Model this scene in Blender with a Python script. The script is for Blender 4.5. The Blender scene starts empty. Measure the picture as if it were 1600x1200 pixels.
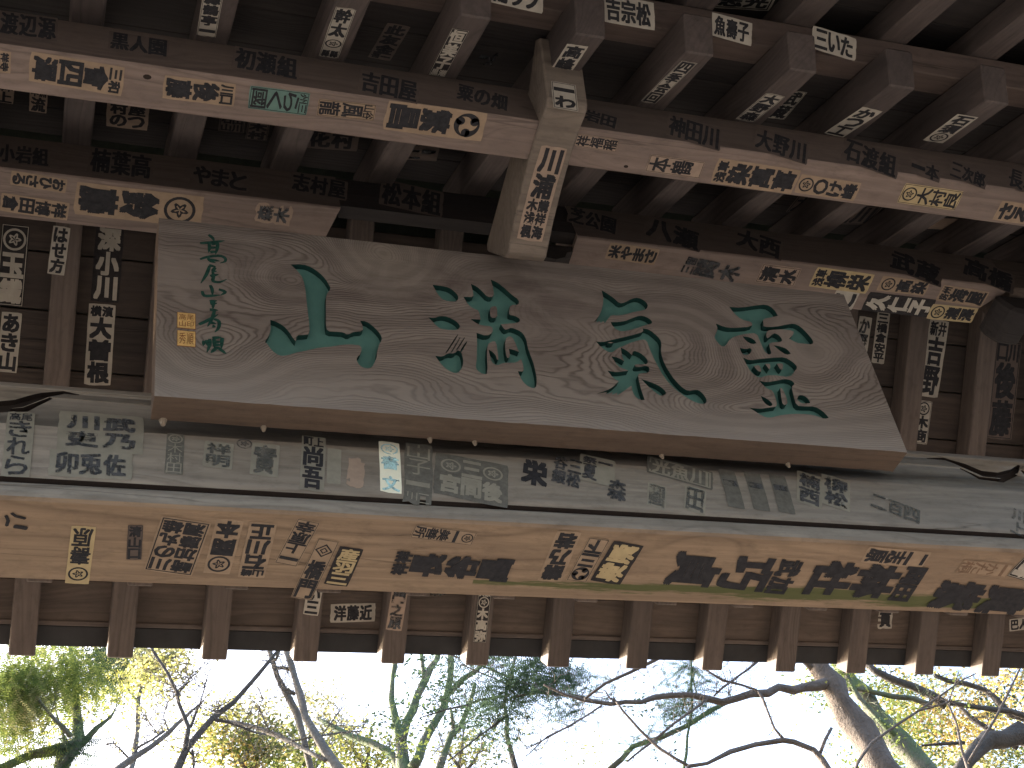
import bpy, bmesh, math, random
from mathutils import Vector, Matrix
from mathutils.geometry import delaunay_2d_cdt
random.seed(7)
sc = bpy.context.scene
COL = sc.collection
rad = math.radians

# ------------------------------------------------------------------ camera
# the eye is the origin; the ground lies 1.6 m below it. X runs along the beams, Y away through the gate.
YAW, PITCH, ROLL = rad(27.562), rad(49.147), rad(-16.744)
FPX = 2234.9
def cam_axes():
    cy, sy, cp, sp = math.cos(YAW), math.sin(YAW), math.cos(PITCH), math.sin(PITCH)
    f = Vector((sy*cp, cy*cp, sp)); rt = Vector((cy, -sy, 0)); up = rt.cross(f)
    c, s = math.cos(ROLL), math.sin(ROLL)
    return c*rt+s*up, -s*rt+c*up, f
CR, CU, CF = cam_axes()
cam = bpy.data.objects.new('camera', bpy.data.cameras.new('camera'))
COL.objects.link(cam)
cam.data.lens = FPX/1600*36; cam.data.sensor_width = 36; cam.data.clip_start = .05; cam.data.clip_end = 600
cam.matrix_world = Matrix((CR, CU, -CF)).transposed().to_4x4()
sc.camera = cam

# ------------------------------------------------------------------ light
SUN_EL, SUN_AZ = rad(25), rad(-40)          # azimuth from +Y, negative = towards -X (left)
w = bpy.data.worlds.new('World'); sc.world = w; w.use_nodes = True
nt = w.node_tree; bg = nt.nodes['Background']
sky = nt.nodes.new('ShaderNodeTexSky'); sky.sky_type = 'NISHITA'; sky.sun_disc = False
sky.sun_elevation = SUN_EL; sky.sun_rotation = SUN_AZ; sky.air_density = 1.0; sky.dust_density = 6; sky.ozone_density = 1.0
nt.links.new(sky.outputs[0], bg.inputs[0]); bg.inputs[1].default_value = .15
sd = bpy.data.lights.new('sun', 'SUN'); sd.energy = 3.2; sd.angle = rad(.5); sd.color = (1, .93, .82)
sun = bpy.data.objects.new('sun', sd); COL.objects.link(sun)
SDIR = Vector((math.sin(SUN_AZ)*math.cos(SUN_EL), math.cos(SUN_AZ)*math.cos(SUN_EL), math.sin(SUN_EL)))
sun.rotation_euler = SDIR.to_track_quat('Z', 'Y').to_euler()
sc.view_settings.view_transform = 'Standard'; sc.view_settings.look = 'None'
sc.view_settings.exposure = 3.0; sc.view_settings.gamma = 1
sc.view_settings.use_curve_mapping = False
sc.cycles.max_bounces = 10; sc.cycles.diffuse_bounces = 4; sc.cycles.transmission_bounces = 4

# ------------------------------------------------------------------ helpers
def px_dir(x, y):
    d = CR*((x-800)/FPX) + CU*(-(y-600)/FPX) + CF
    return d
def at(x, y, dist):                      # point on a pixel's line of sight, dist metres away horizontally (Y)
    d = px_dir(x, y); return d*(dist/d.y)
def hit(x, y, p0, n):
    d = px_dir(x, y); return d*(p0.dot(n)/d.dot(n))

WM = {}                                   # world matrices, by object name
def link(name, me, parent=None, mw=None, mats=()):
    o = bpy.data.objects.new(name, me); COL.objects.link(o)
    for m in mats: me.materials.append(m)
    mw = mw or Matrix.Identity(4)
    WM[o.name] = mw
    if parent:
        o.parent = parent; o.matrix_parent_inverse = WM[parent.name].inverted()
    o.matrix_basis = mw
    return o
def dup(src, mw, parent=None):
    o = src.copy(); COL.objects.link(o); WM[o.name] = mw
    if parent:
        o.parent = parent; o.matrix_parent_inverse = WM[parent.name].inverted()
    o.matrix_basis = mw
    return o
def thing(name, label, cat, loc, group=None):
    o = bpy.data.objects.new(name, None); COL.objects.link(o); o.empty_display_size = .1
    o.location = loc; WM[o.name] = Matrix.Translation(loc)
    o['label'] = label; o['category'] = cat
    if group: o['group'] = group
    return o
def box_me(name, sx, sy, sz, bev=.002, center=(0, 0, 0), cuts=0, jit=0):
    bm = bmesh.new(); bmesh.ops.create_cube(bm, size=1)
    bmesh.ops.scale(bm, vec=(sx, sy, sz), verts=bm.verts)
    if cuts:
        es = [e for e in bm.edges if abs(e.verts[0].co.x-e.verts[1].co.x) > sx*.5]
        bmesh.ops.subdivide_edges(bm, edges=es, cuts=cuts)
    if bev:
        es = [e for e in bm.edges if e.calc_face_angle(0) > .5]
        bmesh.ops.bevel(bm, geom=es, offset=bev, segments=1, affect='EDGES')
    if jit:
        rr = random.Random(5)
        for v in bm.verts:
            v.co.y += rr.uniform(-jit, jit); v.co.z += rr.uniform(-jit, jit)
    bmesh.ops.translate(bm, vec=center, verts=bm.verts)
    me = bpy.data.meshes.new(name); bm.to_mesh(me); bm.free(); return me
def extrude_profile(name, prof, x0, x1, segs=1, smooth=()):
    """closed (y,z) profile swept along x"""
    n = len(prof); vs = []; fs = []
    for k in range(segs+1):
        x = x0+(x1-x0)*k/segs
        vs += [(x, y, z) for y, z in prof]
    for k in range(segs):
        for i in range(n):
            j = (i+1) % n; a = k*n
            fs.append((a+i, a+j, a+n+j, a+n+i))
    fs.append(tuple(range(n))[::-1]); fs.append(tuple(range(segs*n, segs*n+n)))
    me = bpy.data.meshes.new(name); me.from_pydata(vs, [], fs)
    bm = bmesh.new(); bm.from_mesh(me); bmesh.ops.recalc_face_normals(bm, faces=bm.faces); bm.to_mesh(me); bm.free()
    return me

# ------------------------------------------------------------------ materials
class NT:
    def __init__(s, name):
        s.m = bpy.data.materials.new(name); s.m.use_nodes = True; s.t = s.m.node_tree
        s.b = s.t.nodes['Principled BSDF']; s.out = s.t.nodes['Material Output']
    def n(s, typ, **kw):
        nd = s.t.nodes.new(typ)
        for k, v in kw.items(): setattr(nd, k, v)
        return nd
    def l(s, a, b): s.t.links.new(a, b)
    def math(s, op, a, b=None, c=None):
        nd = s.n('ShaderNodeMath', operation=op)
        for i, v in enumerate((a, b, c)):
            if v is None: continue
            if isinstance(v, (int, float)): nd.inputs[i].default_value = v
            else: s.l(v, nd.inputs[i])
        return nd.outputs[0]
    def noise(s, vec, scale, detail=4, rough=.55, dist=0):
        nd = s.n('ShaderNodeTexNoise'); nd.inputs['Scale'].default_value = scale
        nd.inputs['Detail'].default_value = detail; nd.inputs['Roughness'].default_value = rough
        nd.inputs['Distortion'].default_value = dist
        s.l(vec, nd.inputs['Vector']); return nd.outputs['Fac']
    def mapping(s, vec, scale=(1, 1, 1), loc=None, locsock=None):
        nd = s.n('ShaderNodeMapping'); nd.inputs['Scale'].default_value = scale
        if loc: nd.inputs['Location'].default_value = loc
        if locsock: s.l(locsock, nd.inputs['Location'])
        s.l(vec, nd.inputs['Vector']); return nd.outputs[0]
    def ramp(s, fac, stops):
        nd = s.n('ShaderNodeValToRGB'); cr = nd.color_ramp
        while len(cr.elements) < len(stops): cr.elements.new(.5)
        for e, (p, c) in zip(cr.elements, stops):
            e.position = p; e.color = (*c, 1) if len(c) == 3 else c
        s.l(fac, nd.inputs[0]); return nd.outputs[0]
    def mix(s, fac, a, b, mode='MIX'):
        nd = s.n('ShaderNodeMix', data_type='RGBA', blend_type=mode)
        for i, v in ((0, fac), (6, a), (7, b)):
            if isinstance(v, (int, float)): nd.inputs[i].default_value = v
            elif isinstance(v, tuple): nd.inputs[i].default_value = (*v, 1)
            else: s.l(v, nd.inputs[i])
        return nd.outputs[2]
    def bump(s, h, strength=.3, dist=.002):
        nd = s.n('ShaderNodeBump'); nd.inputs['Strength'].default_value = strength; nd.inputs['Distance'].default_value = dist
        s.l(h, nd.inputs['Height']); s.l(nd.outputs[0], s.b.inputs['Normal'])
    def objvec(s, rnd=True):
        tc = s.n('ShaderNodeTexCoord').outputs['Object']
        if not rnd: return tc
        oi = s.n('ShaderNodeObjectInfo').outputs['Random']
        cb = s.n('ShaderNodeCombineXYZ')
        s.l(s.math('MULTIPLY', oi, 37.), cb.inputs[0]); s.l(s.math('MULTIPLY', oi, 11.), cb.inputs[1]); s.l(s.math('MULTIPLY', oi, 23.), cb.inputs[2])
        va = s.n('ShaderNodeVectorMath', operation='ADD'); s.l(tc, va.inputs[0]); s.l(cb.outputs[0], va.inputs[1])
        return va.outputs[0]

def wood(name, light, dark, stain, rough=.75, stain_amt=.5, ring=55, bump=.35, moss=None, cracks=.5, rnd=True):
    s = NT(name); v = s.objvec(rnd)
    # growth rings: long wavy bands along local x, with knots
    warp = s.noise(s.mapping(v, (.9, 5, 5)), 1.0, 3, .5)
    sep = s.n('ShaderNodeSeparateXYZ'); s.l(v, sep.inputs[0])
    yz = s.math('ADD', s.math('MULTIPLY', sep.outputs[1], 1.0), s.math('MULTIPLY', sep.outputs[2], .8))
    vo = s.n('ShaderNodeTexVoronoi'); vo.inputs['Scale'].default_value = 1.0
    s.l(s.mapping(v, (2.2, 7, 7)), vo.inputs['Vector'])
    kd = s.math('EXPONENT', s.math('MULTIPLY', s.math('POWER', vo.outputs['Distance'], 2.0), -14.0))
    h = s.math('ADD', yz, s.math('MULTIPLY', warp, .16))
    h = s.math('ADD', h, s.math('MULTIPLY', kd, .07))
    ringv = s.math('SINE', s.math('MULTIPLY', h, ring*6.283))
    ringv = s.math('MULTIPLY_ADD', ringv, .5, .5)
    ringv = s.math('POWER', ringv, 1.6)
    fib = s.noise(s.mapping(v, (6, 160, 160)), 1.0, 4, .65)
    fine = s.noise(s.mapping(v, (3, 55, 55)), 1.0, 8, .68)
    blot = s.noise(s.mapping(v, (1.6, 5, 5)), 1.0, 5, .6)
    rmask = s.ramp(s.noise(s.mapping(v, (.7, 6, 6)), 1.0, 3, .5), [(.35, (.12, .12, .12)), (.7, (.75, .75, .75))])
    c = s.mix(s.math('MULTIPLY', ringv, rmask), light, dark)
    c = s.mix(s.math('MULTIPLY', s.ramp(fine, [(.38, (0, 0, 0)), (.66, (1, 1, 1))]), .75), c, dark)
    c = s.mix(s.math('MULTIPLY', s.ramp(fib, [(.4, (0, 0, 0)), (.8, (1, 1, 1))]), .35), c, light)
    c = s.mix(s.math('MULTIPLY', s.ramp(blot, [(.42, (0, 0, 0)), (.68, (1, 1, 1))]), stain_amt), c, stain)
    grit = s.noise(s.mapping(v, (25, 60, 60)), 1.0, 5, .7)
    c = s.mix(s.math('MULTIPLY', s.ramp(grit, [(.5, (0, 0, 0)), (.75, (1, 1, 1))]), .45), c, tuple(q*.55 for q in dark))
    # hairline cracks along the grain
    cr = s.noise(s.mapping(v, (.8, 30, 30)), 1.0, 2, .4)
    crk = s.ramp(s.math('ABSOLUTE', s.math('SUBTRACT', cr, .5)), [(0, (1, 1, 1)), (.006, (0, 0, 0))])
    msk = s.ramp(s.noise(s.mapping(v, (1.2, 8, 8)), 1.0, 2), [(.5, (0, 0, 0)), (.6, (1, 1, 1))])
    crm = s.math('MULTIPLY', s.math('MULTIPLY', crk, msk), cracks)
    c = s.mix(s.math('MULTIPLY', s.ramp(kd, [(.80, (0, 0, 0)), (.97, (1, 1, 1))]), .55), c, stain)
    hl = s.ramp(s.math('ABSOLUTE', s.math('SUBTRACT', s.math('FRACT', s.math('MULTIPLY', h, ring*.45)), .5)), [(0, (1, 1, 1)), (.07, (0, 0, 0))])
    c = s.mix(s.math('MULTIPLY', s.math('MULTIPLY', hl, rmask), .6), c, tuple(q*.45 for q in dark))
    c = s.mix(crm, c, tuple(q*.25 for q in dark))
    if moss:
        geo = s.n('ShaderNodeNewGeometry'); sp = s.n('ShaderNodeSeparateXYZ'); s.l(geo.outputs['Position'], sp.inputs[0])
        a = s.math('MULTIPLY', s.math('SUBTRACT', sp.outputs[1], moss[0]), 1/moss[1])
        xx = s.n('ShaderNodeMapRange'); xx.inputs[1].default_value = .72; xx.inputs[2].default_value = 1.3
        s.l(sp.outputs[0], xx.inputs[0])
        nn = s.noise(s.mapping(geo.outputs['Position'], (5, 60, 30)), 1.0, 5, .7)
        band = s.math('SUBTRACT', 1.0, s.math('ABSOLUTE', a))
        g = s.math('ADD', s.math('ADD', band, s.math('MULTIPLY', xx.outputs[0], .45)), s.math('MULTIPLY', s.math('SUBTRACT', nn, .5), 2.4))
        g = s.math('MULTIPLY', s.ramp(g, [(.75, (0, 0, 0)), (1.0, (1, 1, 1))]), s.math('GREATER_THAN', sp.outputs[0], .7))
        c = s.mix(s.math('MULTIPLY', g, .8), c, (.045, .07, .015))
    s.l(c, s.b.inputs['Base Color'])
    s.b.inputs['Roughness'].default_value = rough
    s.b.inputs['Specular IOR Level'].default_value = .25
    hh = s.math('ADD', s.math('MULTIPLY', ringv, -.5), s.math('MULTIPLY', fib, .8))
    hh = s.math('SUBTRACT', hh, s.math('MULTIPLY', crm, 3))
    s.bump(hh, bump, .0015)
    return s.m
def flat_mat(name, col, rough=.8, var=.15, scale=60, spec=.2):
    s = NT(name); v = s.objvec()
    n = s.noise(v, scale, 5, .65)
    c = s.mix(s.ramp(n, [(.3, (0, 0, 0)), (.7, (1, 1, 1))]), tuple(q*(1-var) for q in col), tuple(min(1, q*(1+var)) for q in col))
    s.l(c, s.b.inputs['Base Color']); s.b.inputs['Roughness'].default_value = rough
    s.b.inputs['Specular IOR Level'].default_value = spec
    return s.m

M = {}
M['rafter'] = wood('rafter_wood', (.135, .108, .097), (.08, .063, .058), (.05, .042, .040), ring=70)
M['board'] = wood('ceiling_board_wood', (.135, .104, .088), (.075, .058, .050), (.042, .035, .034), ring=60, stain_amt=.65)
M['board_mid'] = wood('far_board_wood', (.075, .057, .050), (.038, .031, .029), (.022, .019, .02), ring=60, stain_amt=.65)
M['board_dark'] = wood('dark_board_wood', (.040, .034, .034), (.024, .021, .022), (.016, .015, .018), ring=60, stain_amt=.6)  # darkest of the board tones
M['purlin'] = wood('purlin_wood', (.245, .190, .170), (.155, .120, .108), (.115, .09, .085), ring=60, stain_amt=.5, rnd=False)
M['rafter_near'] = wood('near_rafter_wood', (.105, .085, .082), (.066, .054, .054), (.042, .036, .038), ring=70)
M['batten'] = wood('batten_wood', (.12, .09, .082), (.075, .057, .053), (.05, .04, .04), ring=60)
M['purlin_shaded'] = wood('shaded_purlin_wood', (.135, .105, .095), (.09, .07, .065), (.065, .054, .05), ring=60, stain_amt=.5, rnd=False)  # darker copy of the purlin wood: shade on front faces put into the colour
M['grey'] = wood('weathered_grey_wood', (.27, .243, .213), (.145, .128, .113), (.145, .122, .103), ring=42, stain_amt=.45, bump=.45, rnd=False)
M['tan'] = wood('warm_beam_underside', (.30, .218, .152), (.17, .120, .085), (.16, .115, .088), ring=38, stain_amt=.45, moss=(1.688, .026), rnd=False)
M['groove'] = flat_mat('groove_dark_wood', (.028, .021, .019), .9)
M['arm'] = wood('bracket_wood', (.20, .168, .145), (.135, .112, .098), (.09, .075, .068), ring=50)
M['black'] = flat_mat('roof_edge_dark', (.035, .035, .038), .7, .25, 12)
M['roof'] = flat_mat('copper_roof_sheet', (.10, .12, .10), .5)
M['post'] = wood('post_wood', (.34, .25, .19), (.22, .155, .12), (.16, .12, .10), ring=30)

# ------------------------------------------------------------------ ground
s = NT('gravel_ground'); v = s.objvec(False)
n1 = s.noise(v, 22, 8, .7); n2 = s.noise(v, .6, 4, .6)
c = s.mix(n1, (.045, .042, .038), (.09, .083, .073)); c = s.mix(s.math('MULTIPLY', n2, .5), c, (.07, .06, .045))
s.l(c, s.b.inputs['Base Color']); s.b.inputs['Roughness'].default_value = .95; s.bump(n1, .6, .02)
me = bpy.data.meshes.new('ground'); me.from_pydata([(-250, -250, -1.6), (250, -250, -1.6), (250, 250, -1.6), (-250, 250, -1.6)], [], [(0, 1, 2, 3)])
g = link('ground', me, mats=[s.m]); g['kind'] = 'structure'

# ------------------------------------------------------------------ the gate
GATE = thing('temple_gate', 'old wooden temple gate roof with paper name slips pasted on beams and rafters', 'gate', (.85, 1.6, -1.6))
SL = rad(35.38); CS, SN = math.cos(SL), math.sin(SL); TS = math.tan(SL)
X0, X1 = -1.25, 3.05                     # roof ends
SP = .2                                  # rafter spacing
# undersides:  near rafters z = ZN + TS*y ; far base rafters z = ZF - TS*y ; far flying rafters z = ZFF - TS*y
ZN, ZF, ZFF = 1.502, 3.738, 3.845
def near_m(x, y, off=0.):                # frame on the near slope: local x runs up-slope, local z out of the roof
    return Matrix(((0, -1, 0, x), (CS, 0, -SN, y-SN*off), (SN, 0, CS, ZN+TS*y+CS*off), (0, 0, 0, 1)))
def far_m(x, y, off=0., z0=None):
    z0 = ZF if z0 is None else z0
    return Matrix(((0, 1, 0, x), (CS, 0, SN, y+SN*off), (-SN, 0, CS, z0-TS*y+CS*off), (0, 0, 0, 1)))
NRH, KIO, FLH = .077, .056, .055
RW = .054
HOST = {}
def rafters(key, src_me, mfun, offx, k0, k1, mat):
    src = None
    for k in range(k0, k1+1):
        mw = mfun(offx+k*SP)
        if src is None: o = src = link('rafter', src_me, GATE, mw, [mat])
        else: o = dup(src, mw, GATE)
        HOST[(key, k)] = o
RY = 1.574                               # ridge
# near base rafters: end (y .90) to ridge
Lb = (RY-.90)/CS
rafters('NR', box_me('rafter_near', Lb, RW, NRH, .003, (Lb/2, 0, NRH/2), 4, .0007), lambda x: near_m(x, .90), .0, -6, 15, M['rafter_near'])
# far base rafters: ridge to y 2.25
Lf = (2.25-RY)/CS
rafters('FR', box_me('rafter_far', Lf-.004, RW*.95, .055, .003, (Lf/2+.004, 0, .0275), 4, .0007), lambda x: far_m(x, RY), .0, -6, 15, M['rafter'])
# near flying rafters: y .42 .. .96
Ln = (.97-.44)/CS
rafters('NF', box_me('rafter_near_flying', Ln, .06, FLH, .003, (Ln/2, 0, FLH/2), 3, .0007), lambda x: near_m(x+.035, .44+SN*(NRH+KIO), NRH+KIO+.0005), .0, -6, 15, M['rafter_near'])
# far flying rafters: 1.98 .. tip 2.444
Lt = (2.444-1.98)/CS
rafters('FF', box_me('rafter_far_flying', Lt, RW, FLH, .003, (Lt/2, 0, FLH/2), 3, .0007), lambda x: far_m(x, 1.98, 0, ZFF), -.023, -6, 15, M['rafter'])

# ceiling boards, each a plank running along x
XL = X1-X0; XC = (X0+X1)/2
def boards(key, mfun, y0, y1, off, width, mat, thick=.014, jl=.012):
    n = max(1, round((y1-y0)/CS/width)); wd = (y1-y0)/CS/n; res = []
    me = box_me('board_'+key, wd-.003, XL, thick, .0015, (wd/2, 0, thick/2))
    # grain must run along world x: swap so that local x is the long side
    me.transform(Matrix.Rotation(-math.pi/2, 4, 'Z'))
    src = None
    for i in range(n):
        mw = mfun(XC, y0+(y1-y0)*i/n, off+random.uniform(0, .0022)) @ Matrix.Rotation(math.pi/2, 4, 'Z')
        if src is None: o = src = link('ceiling_board', me, GATE, mw, [mat])
        else: o = dup(src, mw, GATE)
        res.append(o)
    HOST[key] = (res, y0, y1)
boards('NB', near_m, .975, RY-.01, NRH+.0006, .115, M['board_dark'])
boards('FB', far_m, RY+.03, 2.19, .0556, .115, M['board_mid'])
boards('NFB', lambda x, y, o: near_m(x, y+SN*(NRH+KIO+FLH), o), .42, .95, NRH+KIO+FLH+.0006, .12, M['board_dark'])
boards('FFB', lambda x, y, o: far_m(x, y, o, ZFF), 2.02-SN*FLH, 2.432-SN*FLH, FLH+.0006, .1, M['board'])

# boards across the rafter ends (kioi) and eave battens
def bar(name, mfun, x, y, off, along, high, mat, z0=None, **k):
    me = box_me(name, XL, along, high, .002, (0, along/2, high/2))
    mw = (mfun(x, y, off) if z0 is None else far_m(x, y, off, z0)) @ Matrix.Rotation(-math.pi/2, 4, 'Z')
    return link(name, me, GATE, mw, [mat])
# rotation -90: local x -> -slope ... so use explicit basis instead
def bar(name, mw0, along, high, mat):
    me = box_me(name, XL, along, high, .002, (0, -along/2, high/2))
    return link(name, me, GATE, mw0 @ Matrix.Rotation(math.pi/2, 4, 'Z'), [mat])
HOST['NK'] = bar('eave_batten', near_m(XC, .908+SN*NRH, NRH+.0008), .066, KIO-.001, M['batten'])
bar('eave_batten', far_m(XC, 2.186-SN*.055, .0558), .06, .030, M['board'])
bar('eave_batten', far_m(XC, 2.4215-SN*FLH, FLH-.004, ZFF), .0115, .02, M['rafter'])
# far roof covering edge, dark
def slab(name, y0, y1, z0, sgn, off, thick, mat):
    m = near_m if sgn > 0 else None
    prof = []
    for y, t in ((y0, 0), (y1, 0), (y1, thick), (y0, thick)):
        prof.append((y, z0+sgn*TS*y+off+t))
    return link(name, extrude_profile(name, prof, X0-.03, X1+.03), GATE, None, [mat])
slab('roof_edge_board', 2.4335, 2.468, ZFF, -1, FLH/CS+.001, .05, M['black'])
slab('roof_covering', 1.54, 2.452, ZFF, -1, FLH/CS+.055, .05, M['roof'])
slab('roof_covering', .40, 1.5385, ZN, 1, (NRH+KIO+FLH)/CS+.03, .05, M['roof'])
link('ridge_cap', box_me('ridge_cap', XL+.1, .2, .16, .01), GATE, Matrix.Translation((XC, 1.54, 2.93)), [M['roof']])
for xx in (X0-.045, X1+.045):            # barge boards closing the gable ends
    prof = [(.40, ZN+TS*.40+.10), (1.54, ZN+TS*1.54+.10), (2.49, ZFF-TS*2.49-.02), (2.49, ZFF-TS*2.49+.13), (1.54, ZN+TS*1.54+.34), (.40, ZN+TS*.40+.30)]
    link('barge_board', extrude_profile('barge_board', prof, xx-.014, xx+.014), GATE, None, [M['post']])

# purlins
def hostmesh(name, prof, x0, x1, mats, pick=None, segs=1):
    me = extrude_profile(name, prof, x0, x1, segs)
    o = link(name, me, GATE, None, mats)
    if pick:
        for p in me.polygons: p.material_index = pick(p)
    return o
def chamf(y0, y1, z0, z1, b=.003):
    return [(y0+b, z0), (y1-b, z0), (y1, z0+b), (y1, z1), (y0, z1), (y0, z0+b)]
P2Y0, P2Y1, P2Z0 = 1.07, 1.148, 2.146
P3Y0, P3Y1, P3Z0 = 1.45, 1.557, 2.413
def top_near(y): return ZN+TS*y-.0006
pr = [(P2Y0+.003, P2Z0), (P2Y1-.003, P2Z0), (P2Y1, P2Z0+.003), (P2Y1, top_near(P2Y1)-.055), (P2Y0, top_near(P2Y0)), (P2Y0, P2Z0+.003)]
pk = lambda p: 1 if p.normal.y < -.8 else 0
HOST['P2'] = hostmesh('purlin', pr, X0+.02, X1-.02, [M['purlin'], M['purlin_shaded']], pk)
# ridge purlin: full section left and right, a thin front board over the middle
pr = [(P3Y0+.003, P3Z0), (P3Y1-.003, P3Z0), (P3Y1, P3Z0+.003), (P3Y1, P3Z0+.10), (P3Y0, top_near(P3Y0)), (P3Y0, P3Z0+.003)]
pl = HOST['P3L'] = hostmesh('ridge_purlin', pr, X0+.02, .505, [M['purlin'], M['purlin_shaded']], pk)
prr = HOST['P3R'] = hostmesh('ridge_purlin', pr, 1.004, 2.042, [M['purlin'], M['purlin_shaded']], pk)
# cut ends slope like the photo's: shear the end vertices
for v_ in pl.data.vertices:
    if v_.co.x > .4: v_.co.x = .505-(v_.co.y-P3Y0)*.25
for v_ in prr.data.vertices:
    if v_.co.x > 2: v_.co.x = 2.075-(v_.co.y-P3Y0)*.9
pm = [(P3Y0+.0015, P3Z0+.012), (P3Y0+.03, P3Z0+.012), (P3Y0+.03, top_near(P3Y0)-.004), (P3Y0+.0015, top_near(P3Y0)-.002)]
hostmesh('ridge_board', pm, .5055, 1.0035, [M['board_dark']])
hostmesh('ridge_purlin', pr, 2.0765, X1-.02, [M['board']])

# dark corbel beside the arm and the bearing block at the right
def prism(name, pts, axis, a0, a1, mat, parent=GATE, bev=0):
    """pts in the plane perpendicular to axis ('x': (y,z); 'y': (x,z); 'z': (x,y))"""
    bm = bmesh.new()
    mk = {'x': lambda p, a: (a, p[0], p[1]), 'y': lambda p, a: (p[0], a, p[1]), 'z': lambda p, a: (p[0], p[1], a)}[axis]
    lo = [bm.verts.new(mk(p, a0)) for p in pts]; hi = [bm.verts.new(mk(p, a1)) for p in pts]
    bm.faces.new(lo); bm.faces.new(hi)
    for i in range(len(pts)):
        j = (i+1) % len(pts); bm.faces.new((lo[i], lo[j], hi[j], hi[i]))
    bmesh.ops.recalc_face_normals(bm, faces=bm.faces)
    if bev: bmesh.ops.bevel(bm, geom=list(bm.edges), offset=bev, segments=1, affect='EDGES')
    me = bpy.data.meshes.new(name); bm.to_mesh(me); bm.free()
    return link(name, me, parent, None, [mat])
arc = [(.985+.045*math.sin(t*.3), 2.418-.06*math.cos(t*.3)*(.4+.12*t)) for t in range(0, 6)]
prism('corbel', [(.90, 2.42), (.90, 2.40), (.925, 2.372), (.955, 2.365), (.978, 2.378), (.985, 2.396), (1.0, 2.402), (1.0025, 2.42)], 'y', 1.482, 1.555, M['board_dark'])
prism('bearing_block', [(2.035, 2.412), (2.04, 2.385), (2.06, 2.355), (2.09, 2.35), (2.12, 2.35), (2.12, 2.412)], 'y', 1.47, 1.57, M['board_dark'], bev=.008)
prism('bearing_block', [(-.72, 2.408), (-.72, 2.29), (-.46, 2.29), (-.40, 2.33), (-.38, 2.408)], 'y', 1.462, 1.60, M['rafter'], bev=.012)

# bracket arm
prof = [(1.318, 2.106), (1.333, 2.112), (1.392, 2.222), (1.385, 2.236), (1.06, 2.25), (.985, 2.29), (.972, 2.27), (.998, 2.20), (1.022, 2.139), (1.031, 2.1335),
        (1.045, 2.134), (1.075, 2.139), (1.11, 2.141), (1.15, 2.139), (1.20, 2.134), (1.26, 2.123)]
AX0, AX1 = .757, .831
HOST['ARM'] = prism('bracket_arm', prof, 'x', AX0, AX1, M['arm'], bev=.003)
for xx in (-.62, 2.3):
    prism('bracket_arm', prof, 'x', xx, xx+.074, M['arm'])

# main beam
MB_Z0 = 1.642
MBP = [(1.7205, 1.6425), (1.7245, 1.650), (1.7245, 1.98), (1.69, 2.0), (1.645, 1.998), (1.612, 1.986), (1.592, 1.966), (1.575, 1.937), (1.563, 1.900), (1.555, 1.86), (1.549, 1.81),
       (1.546, 1.75), (1.547, 1.70), (1.549, 1.6875), (1.5575, 1.6845), (1.5585, 1.6805), (1.551, 1.6775), (1.549, 1.672), (1.549, 1.655), (1.551, 1.648), (1.556, 1.6435), (1.565, 1.642)]
def mb_front_y(z):
    pts = sorted([(p[1], p[0]) for p in MBP[4:14]]+[(1.67, 1.549)])
    for (z0, y0), (z1, y1) in zip(pts, pts[1:]):
        if z0 <= z <= z1: return y0+(y1-y0)*(z-z0)/(z1-z0)
    return pts[0][1] if z < pts[0][0] else pts[-1][1]
MB = HOST['MB'] = hostmesh('main_beam', MBP, -1.05, 2.75, [M['grey'], M['tan'], M['groove']])
for p in MB.data.polygons:
    c = p.center; p.use_smooth = False
    p.material_index = 1 if (p.normal.z < -.6 and c.z < 1.66) else 0
    if 1.677 < c.z < 1.6876 and c.y > 1.549 and c.y < 1.559: p.material_index = 2
    if abs(p.normal.x) < .3 and c.y < 1.7 and c.z > 1.69: p.use_smooth = True
# carved whiskers: boolean-cut crescents
def crescent(pts, wid):
    L = []; R_ = []
    n = len(pts)
    for i, (x, z) in enumerate(pts):
        a = pts[max(0, i-1)]; b = pts[min(n-1, i+1)]
        dx, dz = b[0]-a[0], b[1]-a[1]; l = math.hypot(dx, dz) or 1
        w_ = wid[i]/2
        L.append((x-dz/l*w_, z+dx/l*w_)); R_.append((x+dz/l*w_, z-dx/l*w_))
    return L+R_[::-1]
def px_front(x, y):
    z = 1.9
    for _ in range(6):
        d = px_dir(x, y); yy = mb_front_y(z); z = d.z*yy/d.y
    d = px_dir(x, y); return (d.x*yy/d.y, z)
cres = [[(-60, 640, 14), (-20, 636, 17), (30, 630, 17), (70, 617, 13), (100, 613, 8), (124, 617, 2)],
        [(-60, 655, 4), (0, 642, 6), (40, 640, 9), (80, 622, 4)],
        [(1448, 716, 2), (1475, 717, 9), (1505, 727, 14), (1535, 740, 16), (1565, 743, 15), (1585, 736, 10), (1592, 727, 3)],
        [(1500, 732, 3), (1530, 747, 7), (1565, 751, 8), (1588, 742, 4)],
        [(1596, 735, 4), (1612, 750, 12), (1650, 756, 14), (1700, 745, 8)]]
bmc = bmesh.new()
for cc in cres:
    pts = [px_front(x, y) for x, y, _ in cc]
    poly = crescent(pts, [q[2]/1000.*1.5 for q in cc])
    lo = [bmc.verts.new((x, 1.50, z)) for x, z in poly]
    hi = [bmc.verts.new((x, mb_front_y(z)+.010, z)) for x, z in poly]
    bmc.faces.new(lo); bmc.faces.new(hi)
    for i in range(len(poly)):
        j = (i+1) % len(poly); bmc.faces.new((lo[i], lo[j], hi[j], hi[i]))
bmesh.ops.triangulate(bmc, faces=bmc.faces)
bmesh.ops.recalc_face_normals(bmc, faces=bmc.faces)
mc = bpy.data.meshes.new('cutter'); bmc.to_mesh(mc); bmc.free(); mc.materials.append(M['groove'])
cut = bpy.data.objects.new('cutter', mc); COL.objects.link(cut)
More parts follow.
